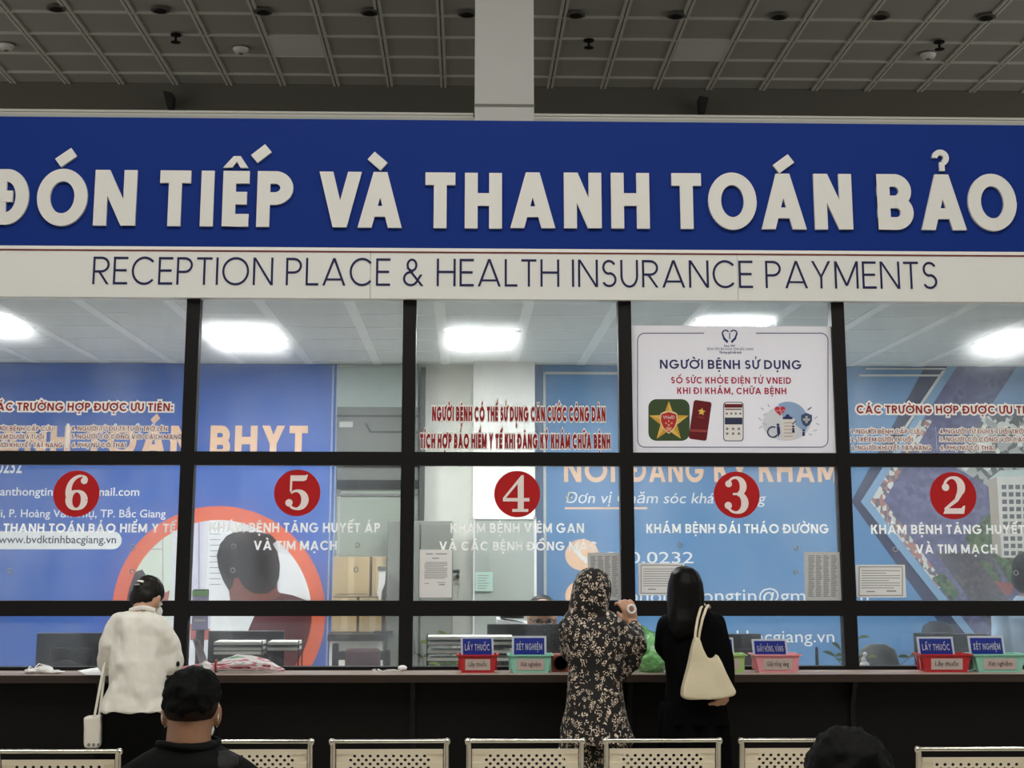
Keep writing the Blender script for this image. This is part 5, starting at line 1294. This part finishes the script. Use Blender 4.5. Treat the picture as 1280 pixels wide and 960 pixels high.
def head_shapes(b, c, s, fwd, tilt=0):
    """skull, jaw, nose, lips, brow and ears; c = head centre, s = half height, fwd = facing angle from +y"""
    R = yawR(fwd) @ Matrix.Rotation(-tilt, 3, 'X'); c = V3(c); T = lambda x, y, z: c+R @ V3((x*s, y*s, z*s))
    b.ell(T(0, -.04, .18), (s*.68, s*.82, s*.80), R); b.ell(T(0, .12, -.32), (s*.55, s*.6, s*.62), R); b.ell(T(0, .42, -.72), (s*.3, s*.26, s*.24), R)
    b.cap(T(0, .72, -.02), s*.1, T(0, .86, -.3), s*.14); b.ell(T(-.1, .76, -.33), (s*.08,)*3); b.ell(T(.1, .76, -.33), (s*.08,)*3)
    b.cap(T(-.2, .62, -.55), s*.09, T(.2, .62, -.55), s*.09); b.cap(T(-.34, .62, .1), s*.1, T(.34, .62, .1), s*.1)
    for k in (-1, 1): b.ell(T(.68*k, -.02, -.12), (s*.1, s*.2, s*.3), R)
    return T
def eyes(T, s, par):
    for k in (-1, 1): MB().ell(T(.29*k, .69, -.04), (s*.11, s*.09, s*.08)).build('eye', M_eye, par, True)
def hand(b, w, d, up, side, curl=.5, L=.165, rs=1.0, fan=.1):
    """five separate bent fingers on a palm; w wrist, d pointing direction, up = back of the hand, side = +1 thumb towards d x up"""
    d = V3(d).normalized(); up = V3(up); up = (up-d*up.dot(d)).normalized(); s = d.cross(up).normalized()*side; w = V3(w)
    pl = L*.46
    for k in (-1.5, -.5, .5, 1.5): b.cap(w+s*k*L*.075+d*.012, L*.085, w+d*pl+s*k*L*.125, L*.068)
    for k, fl in ((1.5, .40), (.5, .46), (-.5, .43), (-1.5, .34)):
        p = w+d*pl+s*k*L*.135; a = .25+curl*.4; dd = (d+s*k*fan*.5).normalized(); rr_ = L*.056*rs
        for seg, fr in enumerate((.42, .33, .25)):
            dd2 = (dd*math.cos(a)-up*math.sin(a)).normalized(); q = p+dd2*L*fl*fr*1.15
            b.cap(p, rr_, q, rr_*.92); p = q; rr_ *= .92; a += curl*.9
    p = w+s*L*.16+d*L*.1-up*L*.03; q = p+(s*.75+d*.8-up*.3).normalized()*L*.2; r_ = q+(s*.1+d*.95-up*.45).normalized()*L*.17
    b.cap(p, L*.085, q, L*.066); b.cap(q, L*.066, r_, L*.054)
def limb(b, pts): 
    for (p, r0), (q, r1) in zip(pts, pts[1:]): b.cap(p, r0, q, r1)
def rise(b, rows, Y, d0, d1=None, sq=2.4):
    """body outline measured as (y, left, right) rows; depth tapers d0..d1"""
    n = len(rows); R = []
    for i, row in enumerate(rows):
        y, xl, xr = row[:3]; yo = row[3] if len(row) > 3 else 0
        p, q = at(xl, y, Y), at(xr, y, Y); u = i/(n-1); dd = row[4] if len(row) > 4 else d0+((d1 or d0)-d0)*u
        R.append((((p.x+q.x)/2, Y+yo, (p.z+q.z)/2), (q.x-p.x)/2, dd))
    return b.loft(R, 24, sq)
def shoes(par, xs_, Y):
    for x in xs_:
        b = MB(); b.loft([((x, Y+.06, .002), .042, .125), ((x, Y+.06, .02), .046, .13), ((x, Y+.05, .05), .043, .115), ((x, Y+.0, .085), .038, .055)], 20)
        s_ = b.build('shoe', M_shoe, par, True); MB().loft([((x, Y+.06, 0), .046, .131), ((x, Y+.06, .016), .047, .132)], 20).build('sole', M_sole, s_)
def legs(b, xs_, Y, hip, r=(.045, .044, .034)):
    for x in xs_: limb(b, [((x, Y, hip), r[0]), ((x, Y+.01, hip*.52), r[1]), ((x, Y-.01, .07), r[2])])
def feet(b, xs_, Y):
    for x in xs_: b.cap((x, Y-.02, .045), .035, (x, Y+.13, .035), .028)
def wob(a, f, s=0): return lambda c: a*mnoise.noise(V3((c.x*f+s, c.y*f, c.z*f*.55)))

# --- woman in the white shirt
Y = 6.3
hc = at(185, 747, Y+.05)
w1 = thing('person', (at(172, 900, Y).x, Y, 0), 'person in a loose white shirt and black trousers leaning on the counter at the left', 'person')
cx1 = w1.location.x
SL = at(149, 781, Y); SR = at(201, 781, Y); EL = at(134, 829, Y+.04); ER = at(217, 826, Y+.04); WL = at(156, 836, 6.74); WR = at(196, 835, 6.74)
WL.z = zc_+.04; WR.z = zc_+.04
b = MB(); T = head_shapes(b, hc, .086, -.5, .45)
b.cap(at(177, 765, Y), .045, at(182, 755, Y+.02), .045); rise(b, [(772, 152, 198), (800, 146, 203), (850, 144, 202), (885, 138, 204), (905, 138, 204)], Y, .085)
limb(b, [(SL, .034), (EL, .031), (WL, .024)]); limb(b, [(SR, .034), (ER, .031), (WR, .024)])
hand(b, WL, (.25, 1, -.02), (0, 0, 1), 1, .35, .16); hand(b, WR, (-.2, 1, -.02), (0, 0, 1), -1, .35, .16)
lx = (cx1-.085, cx1+.085); legs(b, lx, Y, .9); feet(b, lx, Y)
bo = b.remesh('body', M_skin, w1, .007, 3); eyes(T, .086, w1)
b = MB(); rise(b, [(760, 167, 192, .015, .055), (765, 160, 196, .01, .062), (770, 151, 201, 0, .096), (783, 143, 206, 0, .10), (800, 144, 205, 0, .112), (825, 142, 206, -.01, .115), (850, 136, 208, 0, .12), (872, 130, 211, 0, .125), (888.5, 125.5, 213, 0, .13)], Y, .1)
limb(b, [(SL, .052), (at(136, 805, Y+.01), .048), (EL, .047), (at(150, 833, 6.6)+V3((0, 0, .03)), .036)]); limb(b, [(SR, .052), (at(213, 803, Y+.01), .048), (at(216, 828, Y+.03), .046), (at(202, 832, 6.6)+V3((0, 0, .03)), .036)])
def folds(c):
    u = (c.x-cx1); k = c.z-.85
    f = math.sin(34*abs(u)+30*k+5*mnoise.noise(c*6))*max(0, min(1, (abs(u)+.05)*6))*.0055
    return f+.016*mnoise.noise(V3((c.x*11+c.z*5, c.y*8, c.z*7)))+.004*mnoise.noise(c*30)
sh = b.remesh('shirt', M_shirt, w1, .008, 3, .5, folds)
b = MB(); b.tube([at(163+30*i/8, 763-3.5*math.sin(PI*i/8), Y-.05+.03*abs(i-4)/4) for i in range(9)], .010, 8); b.build('collar', M_shirt, sh, True)
MB().ell(at(222.5, 830, Y-.005), (.008, .006, .012)).build('cuff_button', M_black, sh, True)
b = MB(); rise(b, [(880, 131, 208), (905, 129, 212), (935, 131, 213), (965, 131, 213), (1000, 134, 211)], Y, .12)
for x in lx: limb(b, [((x, Y, .78), .095), ((x, Y, .42), .085), ((x, Y, .09), .075)])
b.remesh('trousers', M_trou, w1, .011, 3)
shoes(w1, lx, Y)
b = MB(); R = yawR(-.5) @ Matrix.Rotation(-.45, 3, 'X'); s = .088
b.ell(T(0, -.1, .25), (s*.74, s*.84, s*.82), R); b.ell(T(0, -.42, -.12), (s*.66, s*.5, s*.6), R); b.ell(T(-.02, -.72, .1), (s*.36, s*.26, s*.34), R)
b.remesh('hair', M_hairg, w1, .006, 2, .5, lambda c: .004*mnoise.noise(V3((c.x*60, c.y*60, c.z*12))))
b = MB(); b.tube([T(-.22+.44*i/8, -1.0+.1*abs(i-4)/4, .42) for i in range(9)], .006, 8); b.tube([T(-.14+.28*i/6, -1.05, .22) for i in range(7)], .004, 8); b.build('hair_clip', mat('clip silver', (190, 188, 180), .3, metal=.6), w1, True)
b = MB(); b.ell(T(.0, .62, -.5), (s*.6, s*.34, s*.42), R); b.tube([T(.5, .45, -.3), T(.7, .1, -.1), T(.72, -.1, .05)], .004, 6); b.build('face_mask', mat('mask white', (226, 226, 222), .6), w1, True)
# her tote bag
ba = at(117, 914, 6.24)
tb = thing('tote_bag', ba, 'small white cloth tote hanging from the arm of the person in the white shirt', 'bag')
b = MB(); pts = [(106, 895), (127.5, 893.5), (128, 905), (126.5, 930), (125, 934), (108, 935), (106, 930), (107.5, 910)]
b.prism([pt2(x, y, 6.24) for x, y in pts], 6.205, 6.265); b.remesh('pouch', mat('white canvas', (226, 222, 210), .7), tb, .006, 8, .5, lambda c: .003*mnoise.noise(c*22))
b = MB(); b.tube([at(118, 896, 6.21), at(121, 880, 6.215), at(125, 858, 6.225), at(129, 838, 6.27), at(135, 817, 6.33)], .0055, 8); b.tube([at(124, 895, 6.26), at(126, 880, 6.26), at(128.5, 858, 6.262), at(131, 838, 6.30), at(135, 817, 6.33)], .0055, 8); b.build('strap', mat('white canvas', (226, 222, 210)), tb, True)
b = MB(); [b.poly([at(x, y, 6.199) for x, y in disc(111+6*i, 931, 2.1, 12)]) for i in range(3)]; b.build('print', mat('tote print', (120, 122, 120), .6), tb)

# --- woman in the patterned hooded coat
Y = 6.3
w3 = thing('person', (at(742, 900, Y).x, Y, 0), 'person in a black and cream patterned hooded coat raising one hand at the counter', 'person')
cx3 = w3.location.x
hc = at(740, 740, Y+.02)
SL = at(712, 785, Y); SR = at(769, 787, Y); EL = at(712, 813, Y+.05); WL = at(724, 836, 6.72); WL.z = zc_+.04
ER = at(795, 812, Y+.06); WR = at(791, 778, 6.52)
b = MB(); T = head_shapes(b, hc, .1, -.25, .2); b.cap(at(741, 766, Y), .045, at(740, 750, Y), .045)
rise(b, [(780, 714, 766), (810, 712, 770), (850, 716, 768), (890, 715, 774), (905, 716, 774)], Y, .085)
limb(b, [(SL, .034), (EL, .031), (WL, .024)]); limb(b, [(SR, .034), (ER, .031), (WR, .023)])
hand(b, WL, (.3, 1, -.02), (0, 0, 1), 1, .35, .155)
hand(b, WR, (-.28, .1, 1), (.45, -1, 0), -1, .75, .15)
lx = (cx3-.065, cx3+.075); legs(b, lx, Y, .88); feet(b, lx, Y)
b.remesh('body', M_skin, w3, .006, 2); eyes(T, .1, w3)
b = MB(); rise(b, [(764, 716, 764, 0, .07), (771, 705, 773, 0, .09), (785, 700, 780, 0, .105), (810, 705, 781, 0, .11), (835, 710, 778, 0, .11), (852, 710, 776, 0, .11), (880, 707, 781, 0, .125), (905, 703, 788, 0, .14), (928, 700, 794, 0, .15)], Y, .1)
limb(b, [(SL, .05), (EL, .042), (at(722, 833, 6.6)+V3((0, 0, .03)), .036)]); limb(b, [(SR, .056), (at(796, 808, Y+.04), .05), (at(793, 784, Y+.19), .032)]); limb(b, [(at(783, 800, Y), .055), (at(787, 825, Y+.03), .05), (at(776, 840, Y+.02), .04)])
co = b.remesh('coat', M_pat, w3, .009, 3, .5, wob(.009, 13))
b = MB(); rise(b, [(709, 737, 744, 0, .03), (711.5, 729, 752, 0, .055), (717, 722.5, 758.5, 0, .085), (728, 717.5, 763, .01, .105), (741, 715, 764, .01, .11), (752, 712.5, 761, 0, .1), (762, 711, 760, 0, .09), (772, 704, 768, 0, .085), (780, 703, 772, .0, .08)], Y, .08)
b.remesh('hood', M_pat, co, .008, 3, .5, wob(.006, 17, 4))
b = MB()
for x in lx: limb(b, [((x, Y, .8), .09), ((x, Y, .42), .072), ((x, Y, .09), .062)])
b.remesh('trousers', M_pat, w3, .01, 2)
shoes(w3, lx, Y)
# ring shaped token held in the raised hand
p = at(789.5, 761.5, 6.5)
tk = thing('paper_ring', p, 'small white ring held in the raised fingers of the person in the patterned coat', 'ring')
MB().tube([(p.x+.017*math.cos(2*PI*k/20), p.y+.006*math.sin(2*PI*k/20), p.z+.017*math.sin(2*PI*k/20)) for k in range(20)], .0055, 8, closed=True).build('band', M_pw, tk, True)
# green carrier bag
p = atz(814, 840, zc_)
gb = thing('carrier_bag', (p.x, 6.86, zc_), 'full glossy green plastic carrier bag on the counter between the two standing persons', 'bag')
c_ = at(813.5, 814, 6.86); zz = c_.z
b = MB(); b.ell((c_.x, 6.86, (zz+zc_)/2+.022), (.082, .085, (zz-zc_)*.62+.035)); b.ell((c_.x+.01, 6.86, zc_+.06), (.07, .07, .05)); b.cap((c_.x-.012, 6.86, zz+.06), .045, (c_.x-.03, 6.85, zz+.095), .02)
b.remesh('film', mat('green film', (124, 202, 122), .14, nz=(22, .85), coat=.7, bump=(24, 1, .03)), gb, .006, 3, .5, lambda c: .013*abs(mnoise.noise(V3((c.x*22+4, c.y*22, c.z*15))))-.004+.005*mnoise.noise(c*45))  # pale mottling in the green paints the highlights on the film
MB().tube([(c_.x-.03, 6.85, zz+.09), (c_.x-.05, 6.83, zz+.115), (c_.x-.06, 6.8, zz+.10)], [.014, .01, .006], 8).build('handle', mat('green film', (124, 202, 122)), gb, True)

# --- woman in black with the cream bag
Y = 6.3
w4 = thing('person', (at(868, 900, Y).x, Y, 0), 'person all in black with long straight black hair and a shoulder bag at the counter', 'person')
cx4 = w4.location.x
hc = at(857, 738, Y+.03)
SL = at(837, 783, Y); SR = at(893, 781, Y); EL = at(830, 808, Y+.07); WL = at(842, 832, 6.72); WL.z = zc_+.04
ER = at(905, 824, Y-.01); WR = at(908, 862, Y-.06)
b = MB(); T = head_shapes(b, hc, .1, .1, .12); b.cap(at(862, 766, Y), .045, at(858, 750, Y+.01), .045)
rise(b, [(776, 843, 888), (800, 838, 894), (840, 842, 892), (880, 840, 898), (905, 840, 898)], Y, .085)
limb(b, [(SL, .034), (EL, .031), (WL, .024)]); limb(b, [(SR, .034), (ER, .031), (WR, .024)])
hand(b, WL, (.3, 1, -.02), (0, 0, 1), 1, .35, .155)
hand(b, WR+V3((.002, -.02, -.022)), (-.55, -.15, -.45), (.75, -.5, -.35), 1, .7, .15)
lx = (cx4-.07, cx4+.07); legs(b, lx, Y, .88); feet(b, lx, Y)
b.remesh('body', M_skin, w4, .006, 2); eyes(T, .1, w4)
b = MB(); rise(b, [(762, 846, 882, 0, .06), (769, 832, 897, 0, .08), (780, 826, 906, 0, .1), (805, 828, 908, 0, .11), (850, 833, 903, 0, .115), (885, 831, 908, 0, .13), (905, 829, 912, 0, .135)], Y, .1)
limb(b, [(SL, .055), (EL, .044), (at(838, 828, 6.6)+V3((0, 0, .03)), .036)]); limb(b, [(SR, .055), (ER, .044), (at(908.5, 857, Y-.045), .034)])
b.remesh('jacket', M_bcloth, w4, .009, 3, .5, wob(.006, 12))
b = MB(); b.loft([((cx4, Y, 1.0), .135, .12), ((cx4, Y, .85), .15, .128), ((cx4, Y, .6), .16, .13), ((cx4, Y, .3), .17, .135), ((cx4, Y, .12), .175, .14)], 26); b.remesh('long_skirt', M_bcloth, w4, .011, 3, .5, lambda c: .012*math.sin(math.atan2(c.y-Y, c.x-cx4)*9))
shoes(w4, lx, Y)
b = MB(); rise(b, [(707.5, 853, 861, .03, .03), (710, 846, 867, .02, .06), (716, 840, 873.5, .02, .085), (728, 836.5, 878, .015, .1), (745, 834.5, 880, 0, .095), (760, 833, 879, -.02, .085), (775, 832.5, 876, -.055, .065), (788, 834, 868, -.075, .05), (797, 838, 860, -.08, .03)], Y, .08)
b.remesh('long_hair', M_hair, w4, .007, 3, .5, lambda c: .003*mnoise.noise(V3((c.x*70, c.y*30, c.z*5))))
# her bag
Yb = 6.138
sb = thing('shoulder_bag', at(885, 850, Yb), 'large cream hobo bag hanging from the shoulder of the person in black', 'bag')
out = [(868, 796), (873.7, 797), (878, 811), (884, 821), (890, 824), (894, 820), (896, 816), (904.6, 836), (914, 854), (919, 864), (917, 869), (902, 873), (880, 874), (857, 873.5), (852, 870), (853.5, 857), (857, 842), (861, 825)]
b = MB(); b.prism([pt2(x, y, Yb) for x, y in out], Yb-.03, Yb+.035)
b.remesh('pouch', mat('cream leather', (228, 216, 186), .5, bump=(10, .35, .015)), sb, .006, 10, .5, lambda c: .006*mnoise.noise(V3((c.x*16, c.y*10, c.z*9))))
b = MB()
b.tube([at(868.5, 802, Yb-.012), at(869.5, 790, Yb-.01), at(872, 774, Yb+.01), at(876, 760, Y-.09), at(879.5, 755.5, Y-.03), at(882, 757, Y+.05)], .0058, 8)
b.tube([at(872.5, 803, Yb+.012), at(874.5, 790, Yb+.01), at(878, 774, Yb+.02), at(882.5, 761, Y-.085), at(885.5, 757, Y-.03), at(887, 759, Y+.05)], .0058, 8)
b.build('strap', mat('cream strap', (226, 214, 186), .5), sb, True)
MB().tube([at(868, 800, Yb-.02), at(872.8, 800.5, Yb-.02)], .01, 10).build('strap_keeper', mat('cream strap', (226, 214, 186)), sb, True)

# --- seated people in front
def seated(name_label, pxc, ytop, hw, Y, hairm, skin, cut, seed):
    """person seated on a bench facing the counter; pxc, ytop = top of the head in the photo"""
    top = at(pxc, ytop, Y); x = top.x; zt_ = top.z; s = .112
    t = thing('person', (x, Y, 0), name_label, 'person')
    hc = V3((x, Y+.02, zt_-s*.99)); zs = zt_-.222
    b = MB(); T = head_shapes(b, hc, s, 0, .05); b.cap((x, Y-.02, zs-.02), .066, (x, Y+.0, zs+.10), .062)
    b.loft([((x, Y, .50), .15, .11), ((x, Y, .62), .14, .10), ((x, Y, zs-.2), .16, .11), ((x, Y-.01, zs-.12), .16, .09), ((x, Y-.01, zs-.02), .08, .06)], 22)
    for k in (-1, 1):
        S = V3((x+.17*k, Y-.01, zs-.13)); Eb = V3((x+.25*k, Y+.08, zs-.33)); W = V3((x+.13*k, Y+.32, .66))
        limb(b, [(S, .05), (Eb, .042), (W, .028)]); hand(b, W, (-.2*k, 1, -.15), (0, 0, 1), k*-1 if k > 0 else 1, .4, .17)
        limb(b, [((x+.09*k, Y+.02, .54), .085), ((x+.11*k, Y+.43, .52), .062), ((x+.11*k, Y+.42, .09), .042)]); b.cap((x+.11*k, Y+.4, .05), .037, (x+.11*k, Y+.58, .04), .03)
    b.remesh('body', skin, t, .007, 3); eyes(T, s, t)
    b = MB()
    b.loft([((x, Y, .48), .185, .15), ((x, Y, .62), .175, .14), ((x, Y, zs-.2), .195, .145), ((x, Y-.01, zs-.115), .248, .132), ((x, Y-.01, zs-.085), .236, .125), ((x, Y-.01, zs-.055), .205, .112), ((x, Y-.01, zs-.02), .155, .1), ((x, Y-.008, zs+.008), .098, .085), ((x, Y-.005, zs+.03), .074, .072)], 26)
    for k in (-1, 1):
        S = V3((x+.18*k, Y-.01, zs-.135)); Eb = V3((x+.25*k, Y+.08, zs-.33)); W = V3((x+.14*k, Y+.29, .67)); limb(b, [(S, .066), (Eb, .056), (W, .042)])
    jk = b.remesh('jacket', M_jack, t, .009, 3, .5, wob(.006, 14, seed))
    b = MB(); b.tube([(x+.085*math.cos(a_), Y-.01+.085*math.sin(a_), zs+.022+.006*math.sin(a_*2)) for a_ in [2*PI*k/20 for k in range(20)]], .009, 8, closed=True); b.build('collar', M_jack, jk, True)
    b = MB()
    for k in (-1, 1): limb(b, [((x+.09*k, Y+.0, .55), .1), ((x+.11*k, Y+.44, .53), .078), ((x+.11*k, Y+.42, .1), .06)])
    b.remesh('trousers', M_trou, t, .011, 3); shoes(t, (x-.11, x+.11), Y+.43)
    b = MB(); w_ = hw
    if cut == 'fade':
        b.ell(hc+V3((0, -.004, .046)), (w_, s*.94, .073)); b.ell(hc+V3((0, -.03, .02)), (w_*.95, s*.74, .045)); b.ell(hc+V3((0, .03, .05)), (w_*.94, s*.8, .068))
    else:
        b.ell(hc+V3((0, -.01, .02)), (w_, s*.92, s*.95)); b.ell(hc+V3((0, -.03, -.04)), (w_*.95, s*.75, s*.8))
    if cut == 'fade': f_ = MB(); f_.ell(hc+V3((0, -.012, .010)), (s*.70, s*.82, .056), None, 24, 16); f_.build('hair_fade', mat('clipped hair', (40, 29, 23), .8, spec=.1, nz=(90, .25)), t, True)
    b.remesh('hair', hairm, t, .006, 2, .5, lambda c: .010*mnoise.noise(V3((c.x*38+seed, c.y*30, c.z*30)))+.007*abs(mnoise.noise(V3((c.x*110, c.y*60, c.z*60)))))
    return t, hc, s, zs, jk, T
t, hc, s, zs, jk, T = seated('seated person in a black jacket with short faded black hair at lower left', 240, 838.5, .081, 4.3, M_hairs, M_skin2, 'fade', 1)
Y = 4.3; x = t.location.x
b = MB(); b.loft([((x+.085, Y-.05, zs-.075), .045, .05), ((x+.09, Y-.05, zs-.03), .06, .05), ((x+.10, Y-.045, zs-.005), .045, .035), ((x+.105, Y-.04, zs+.004), .02, .02)], 20); b.cap((x+.03, Y-.085, zs-.04), .022, (x+.12, Y-.06, zs-.018), .018)
b.remesh('hood', mat('jacket hood', (16, 16, 18), .8), jk, .006, 3, .5, wob(.007, 34))
b = MB()
for k in (-1, 1): b.tube([T(.62*k, .35, -.35), T(.66*k, .0, -.42), T(.72*k, -.2, -.2), T(.70*k, -.1, .12)], .0022, 6)
b.ell(T(0, .62, -.52), (s*.5, s*.3, s*.36)); b.build('face_mask', mat('mask white', (226, 226, 222)), t, True)
bench('perforated bench under the seated person in the black jacket, out of the picture below', [x-.54, x, x+.54], 4.10, .90)
t2, hc2, s2, zs2, jk2, T2 = seated('seated person at the bottom right, only the top of the tousled black hair showing', 1062, 918, .0875, 2.85, M_hairs, M_skin2, 'full', 5)
bench('perforated bench under the person with tousled hair, out of the picture below', [t2.location.x-.54, t2.location.x], 2.65, .90)

# --- staff behind the glass
Y = 8.25
st = thing('person', (at(1289, 800, Y).x, Y, 0), 'staff member in a pale blue shirt at the right edge behind the glass', 'person')
xs4 = st.location.x; hc = at(1289, 716, Y); zs = at(1280, 752, Y).z
b = MB(); T = head_shapes(b, hc, .11, -PI/2+.5, .1); b.cap((xs4, Y, zs), .05, (hc.x, Y, hc.z-.08), .048)
b.loft([((xs4, Y, .5), .15, .11), ((xs4, Y, zs-.25), .15, .1), ((xs4, Y, zs-.05), .15, .09), ((xs4, Y, zs), .08, .06)], 20)
for k in (-1, 1):
    S = V3((xs4+.16*k, Y, zs-.06)); Eb = V3((xs4+.19*k, Y-.05, zs-.32)); W = V3((xs4+.1*k, Y-.3, .86)); limb(b, [(S, .05), (Eb, .04), (W, .027)]); hand(b, W, (-.2*k, -1, -.15), (0, 0, 1), -1 if k < 0 else 1, .4, .16)
    limb(b, [((xs4+.09*k, Y, .54), .08), ((xs4+.1*k, Y-.4, .52), .06), ((xs4+.1*k, Y-.38, .06), .04)]); b.cap((xs4+.1*k, Y-.38, .04), .035, (xs4+.1*k, Y-.54, .035), .03)
b.remesh('body', M_skin, st, .008, 3); eyes(T, .11, st)
b = MB(); b.loft([((xs4, Y, .55), .18, .13), ((xs4, Y, zs-.28), .178, .125), ((xs4, Y, zs-.09), .175, .11), ((xs4, Y, zs-.02), .11, .085), ((xs4, Y, zs+.03), .065, .065)], 24)
for k in (-1, 1): limb(b, [(V3((xs4+.16*k, Y, zs-.065)), .062), (V3((xs4+.19*k, Y-.05, zs-.32)), .052), (V3((xs4+.12*k, Y-.24, .9)), .042)])
b.remesh('shirt', M_blues, st, .01, 3, .5, wob(.008, 13, 9))
b = MB()
for k in (-1, 1): limb(b, [((xs4+.09*k, Y, .55), .1), ((xs4+.1*k, Y-.4, .53), .075), ((xs4+.1*k, Y-.38, .1), .06)])
b.remesh('trousers', M_trou, st, .012, 3)
R = yawR(-PI/2+.5); b = MB(); b.ell(T(0, -.16, .2), (.092, .1, .1), R); b.ell(T(0, -.38, -.35), (.086, .075, .085), R); b.remesh('hair', M_hair, st, .008, 2)
MB().ell(T(0, .6, -.5), (.058, .04, .042)).build('face_mask', mat('mask white', (226, 226, 222)), st, True)
swivel_chair(xs4, Y+.3, 1.02, .44, 'dark office chair of the staff member in the pale blue shirt')
Y = 8.0
hd = at(678, 778, Y)
sp = thing('person', (hd.x, Y, 0), 'member of staff with glasses peeping over the monitor under number four', 'person')
xs5 = hd.x; hc = V3((hd.x, Y, at(678, 774.5, Y).z+.008)); zs = hc.z-.18
b = MB(); T = head_shapes(b, hc, .108, PI+.05, .15); b.cap((xs5, Y, zs), .05, (xs5, Y, hc.z-.08), .048)
b.loft([((xs5, Y+.02, .48), .15, .11), ((xs5, Y+.02, zs-.2), .15, .1), ((xs5, Y, zs-.05), .15, .09), ((xs5, Y, zs), .08, .06)], 20)
for k in (-1, 1):
    S = V3((xs5+.16*k, Y, zs-.05)); Eb = V3((xs5+.2*k, Y-.06, zs-.26)); W = V3((xs5+.1*k, Y-.26, .79)); limb(b, [(S, .05), (Eb, .04), (W, .027)]); hand(b, W, (-.2*k, -1, -.05), (0, 0, 1), -1 if k < 0 else 1, .4, .16)
    limb(b, [((xs5+.09*k, Y, .52), .08), ((xs5+.1*k, Y-.4, .5), .06), ((xs5+.1*k, Y-.38, .06), .04)]); b.cap((xs5+.1*k, Y-.38, .04), .035, (xs5+.1*k, Y-.54, .035), .03)
b.remesh('body', M_skin, sp, .008, 3)
for k in (-1, 1): MB().ell(T(.29*k, .69, -.04), (.012, .009, .008)).build('eye', M_black, sp, True)
b = MB()
for k in (-1, 1): b.tube([T(.3*k+.2*math.cos(q), .82, -.04+.15*math.sin(q)) for q in [2*PI*i/16 for i in range(16)]], .003, 6, closed=True); b.tube([T(.5*k, .8, 0), T(.72*k, .1, 0)], .003, 6)
b.tube([T(-.1, .84, -.02), T(.1, .84, -.02)], .003, 6); b.build('glasses', M_dark, sp, True)
b = MB(); b.loft([((xs5, Y+.02, .5), .18, .13), ((xs5, Y+.02, zs-.22), .178, .125), ((xs5, Y, zs-.07), .17, .11), ((xs5, Y, zs), .1, .08)], 24)
for k in (-1, 1): limb(b, [(V3((xs5+.16*k, Y, zs-.06)), .062), (V3((xs5+.2*k, Y-.06, zs-.26)), .05), (V3((xs5+.12*k, Y-.22, .81)), .04)])
b.remesh('coat', mat('white coat', (226, 228, 226), .7), sp, .01, 3)
b = MB()
for k in (-1, 1): limb(b, [((xs5+.09*k, Y, .53), .1), ((xs5+.1*k, Y-.4, .51), .075), ((xs5+.1*k, Y-.38, .1), .06)])
b.remesh('trousers', M_trou, sp, .012, 3)
b = MB(); b.ell(hc+V3((0, .035, .04)), (.085, .085, .085)); b.ell(hc+V3((0, .05, -.02)), (.083, .07, .1)); b.remesh('hair', M_hair, sp, .008, 2)
swivel_chair(xs5, Y+.3, 1.02, .44, 'dark office chair of the staff member behind the monitor')
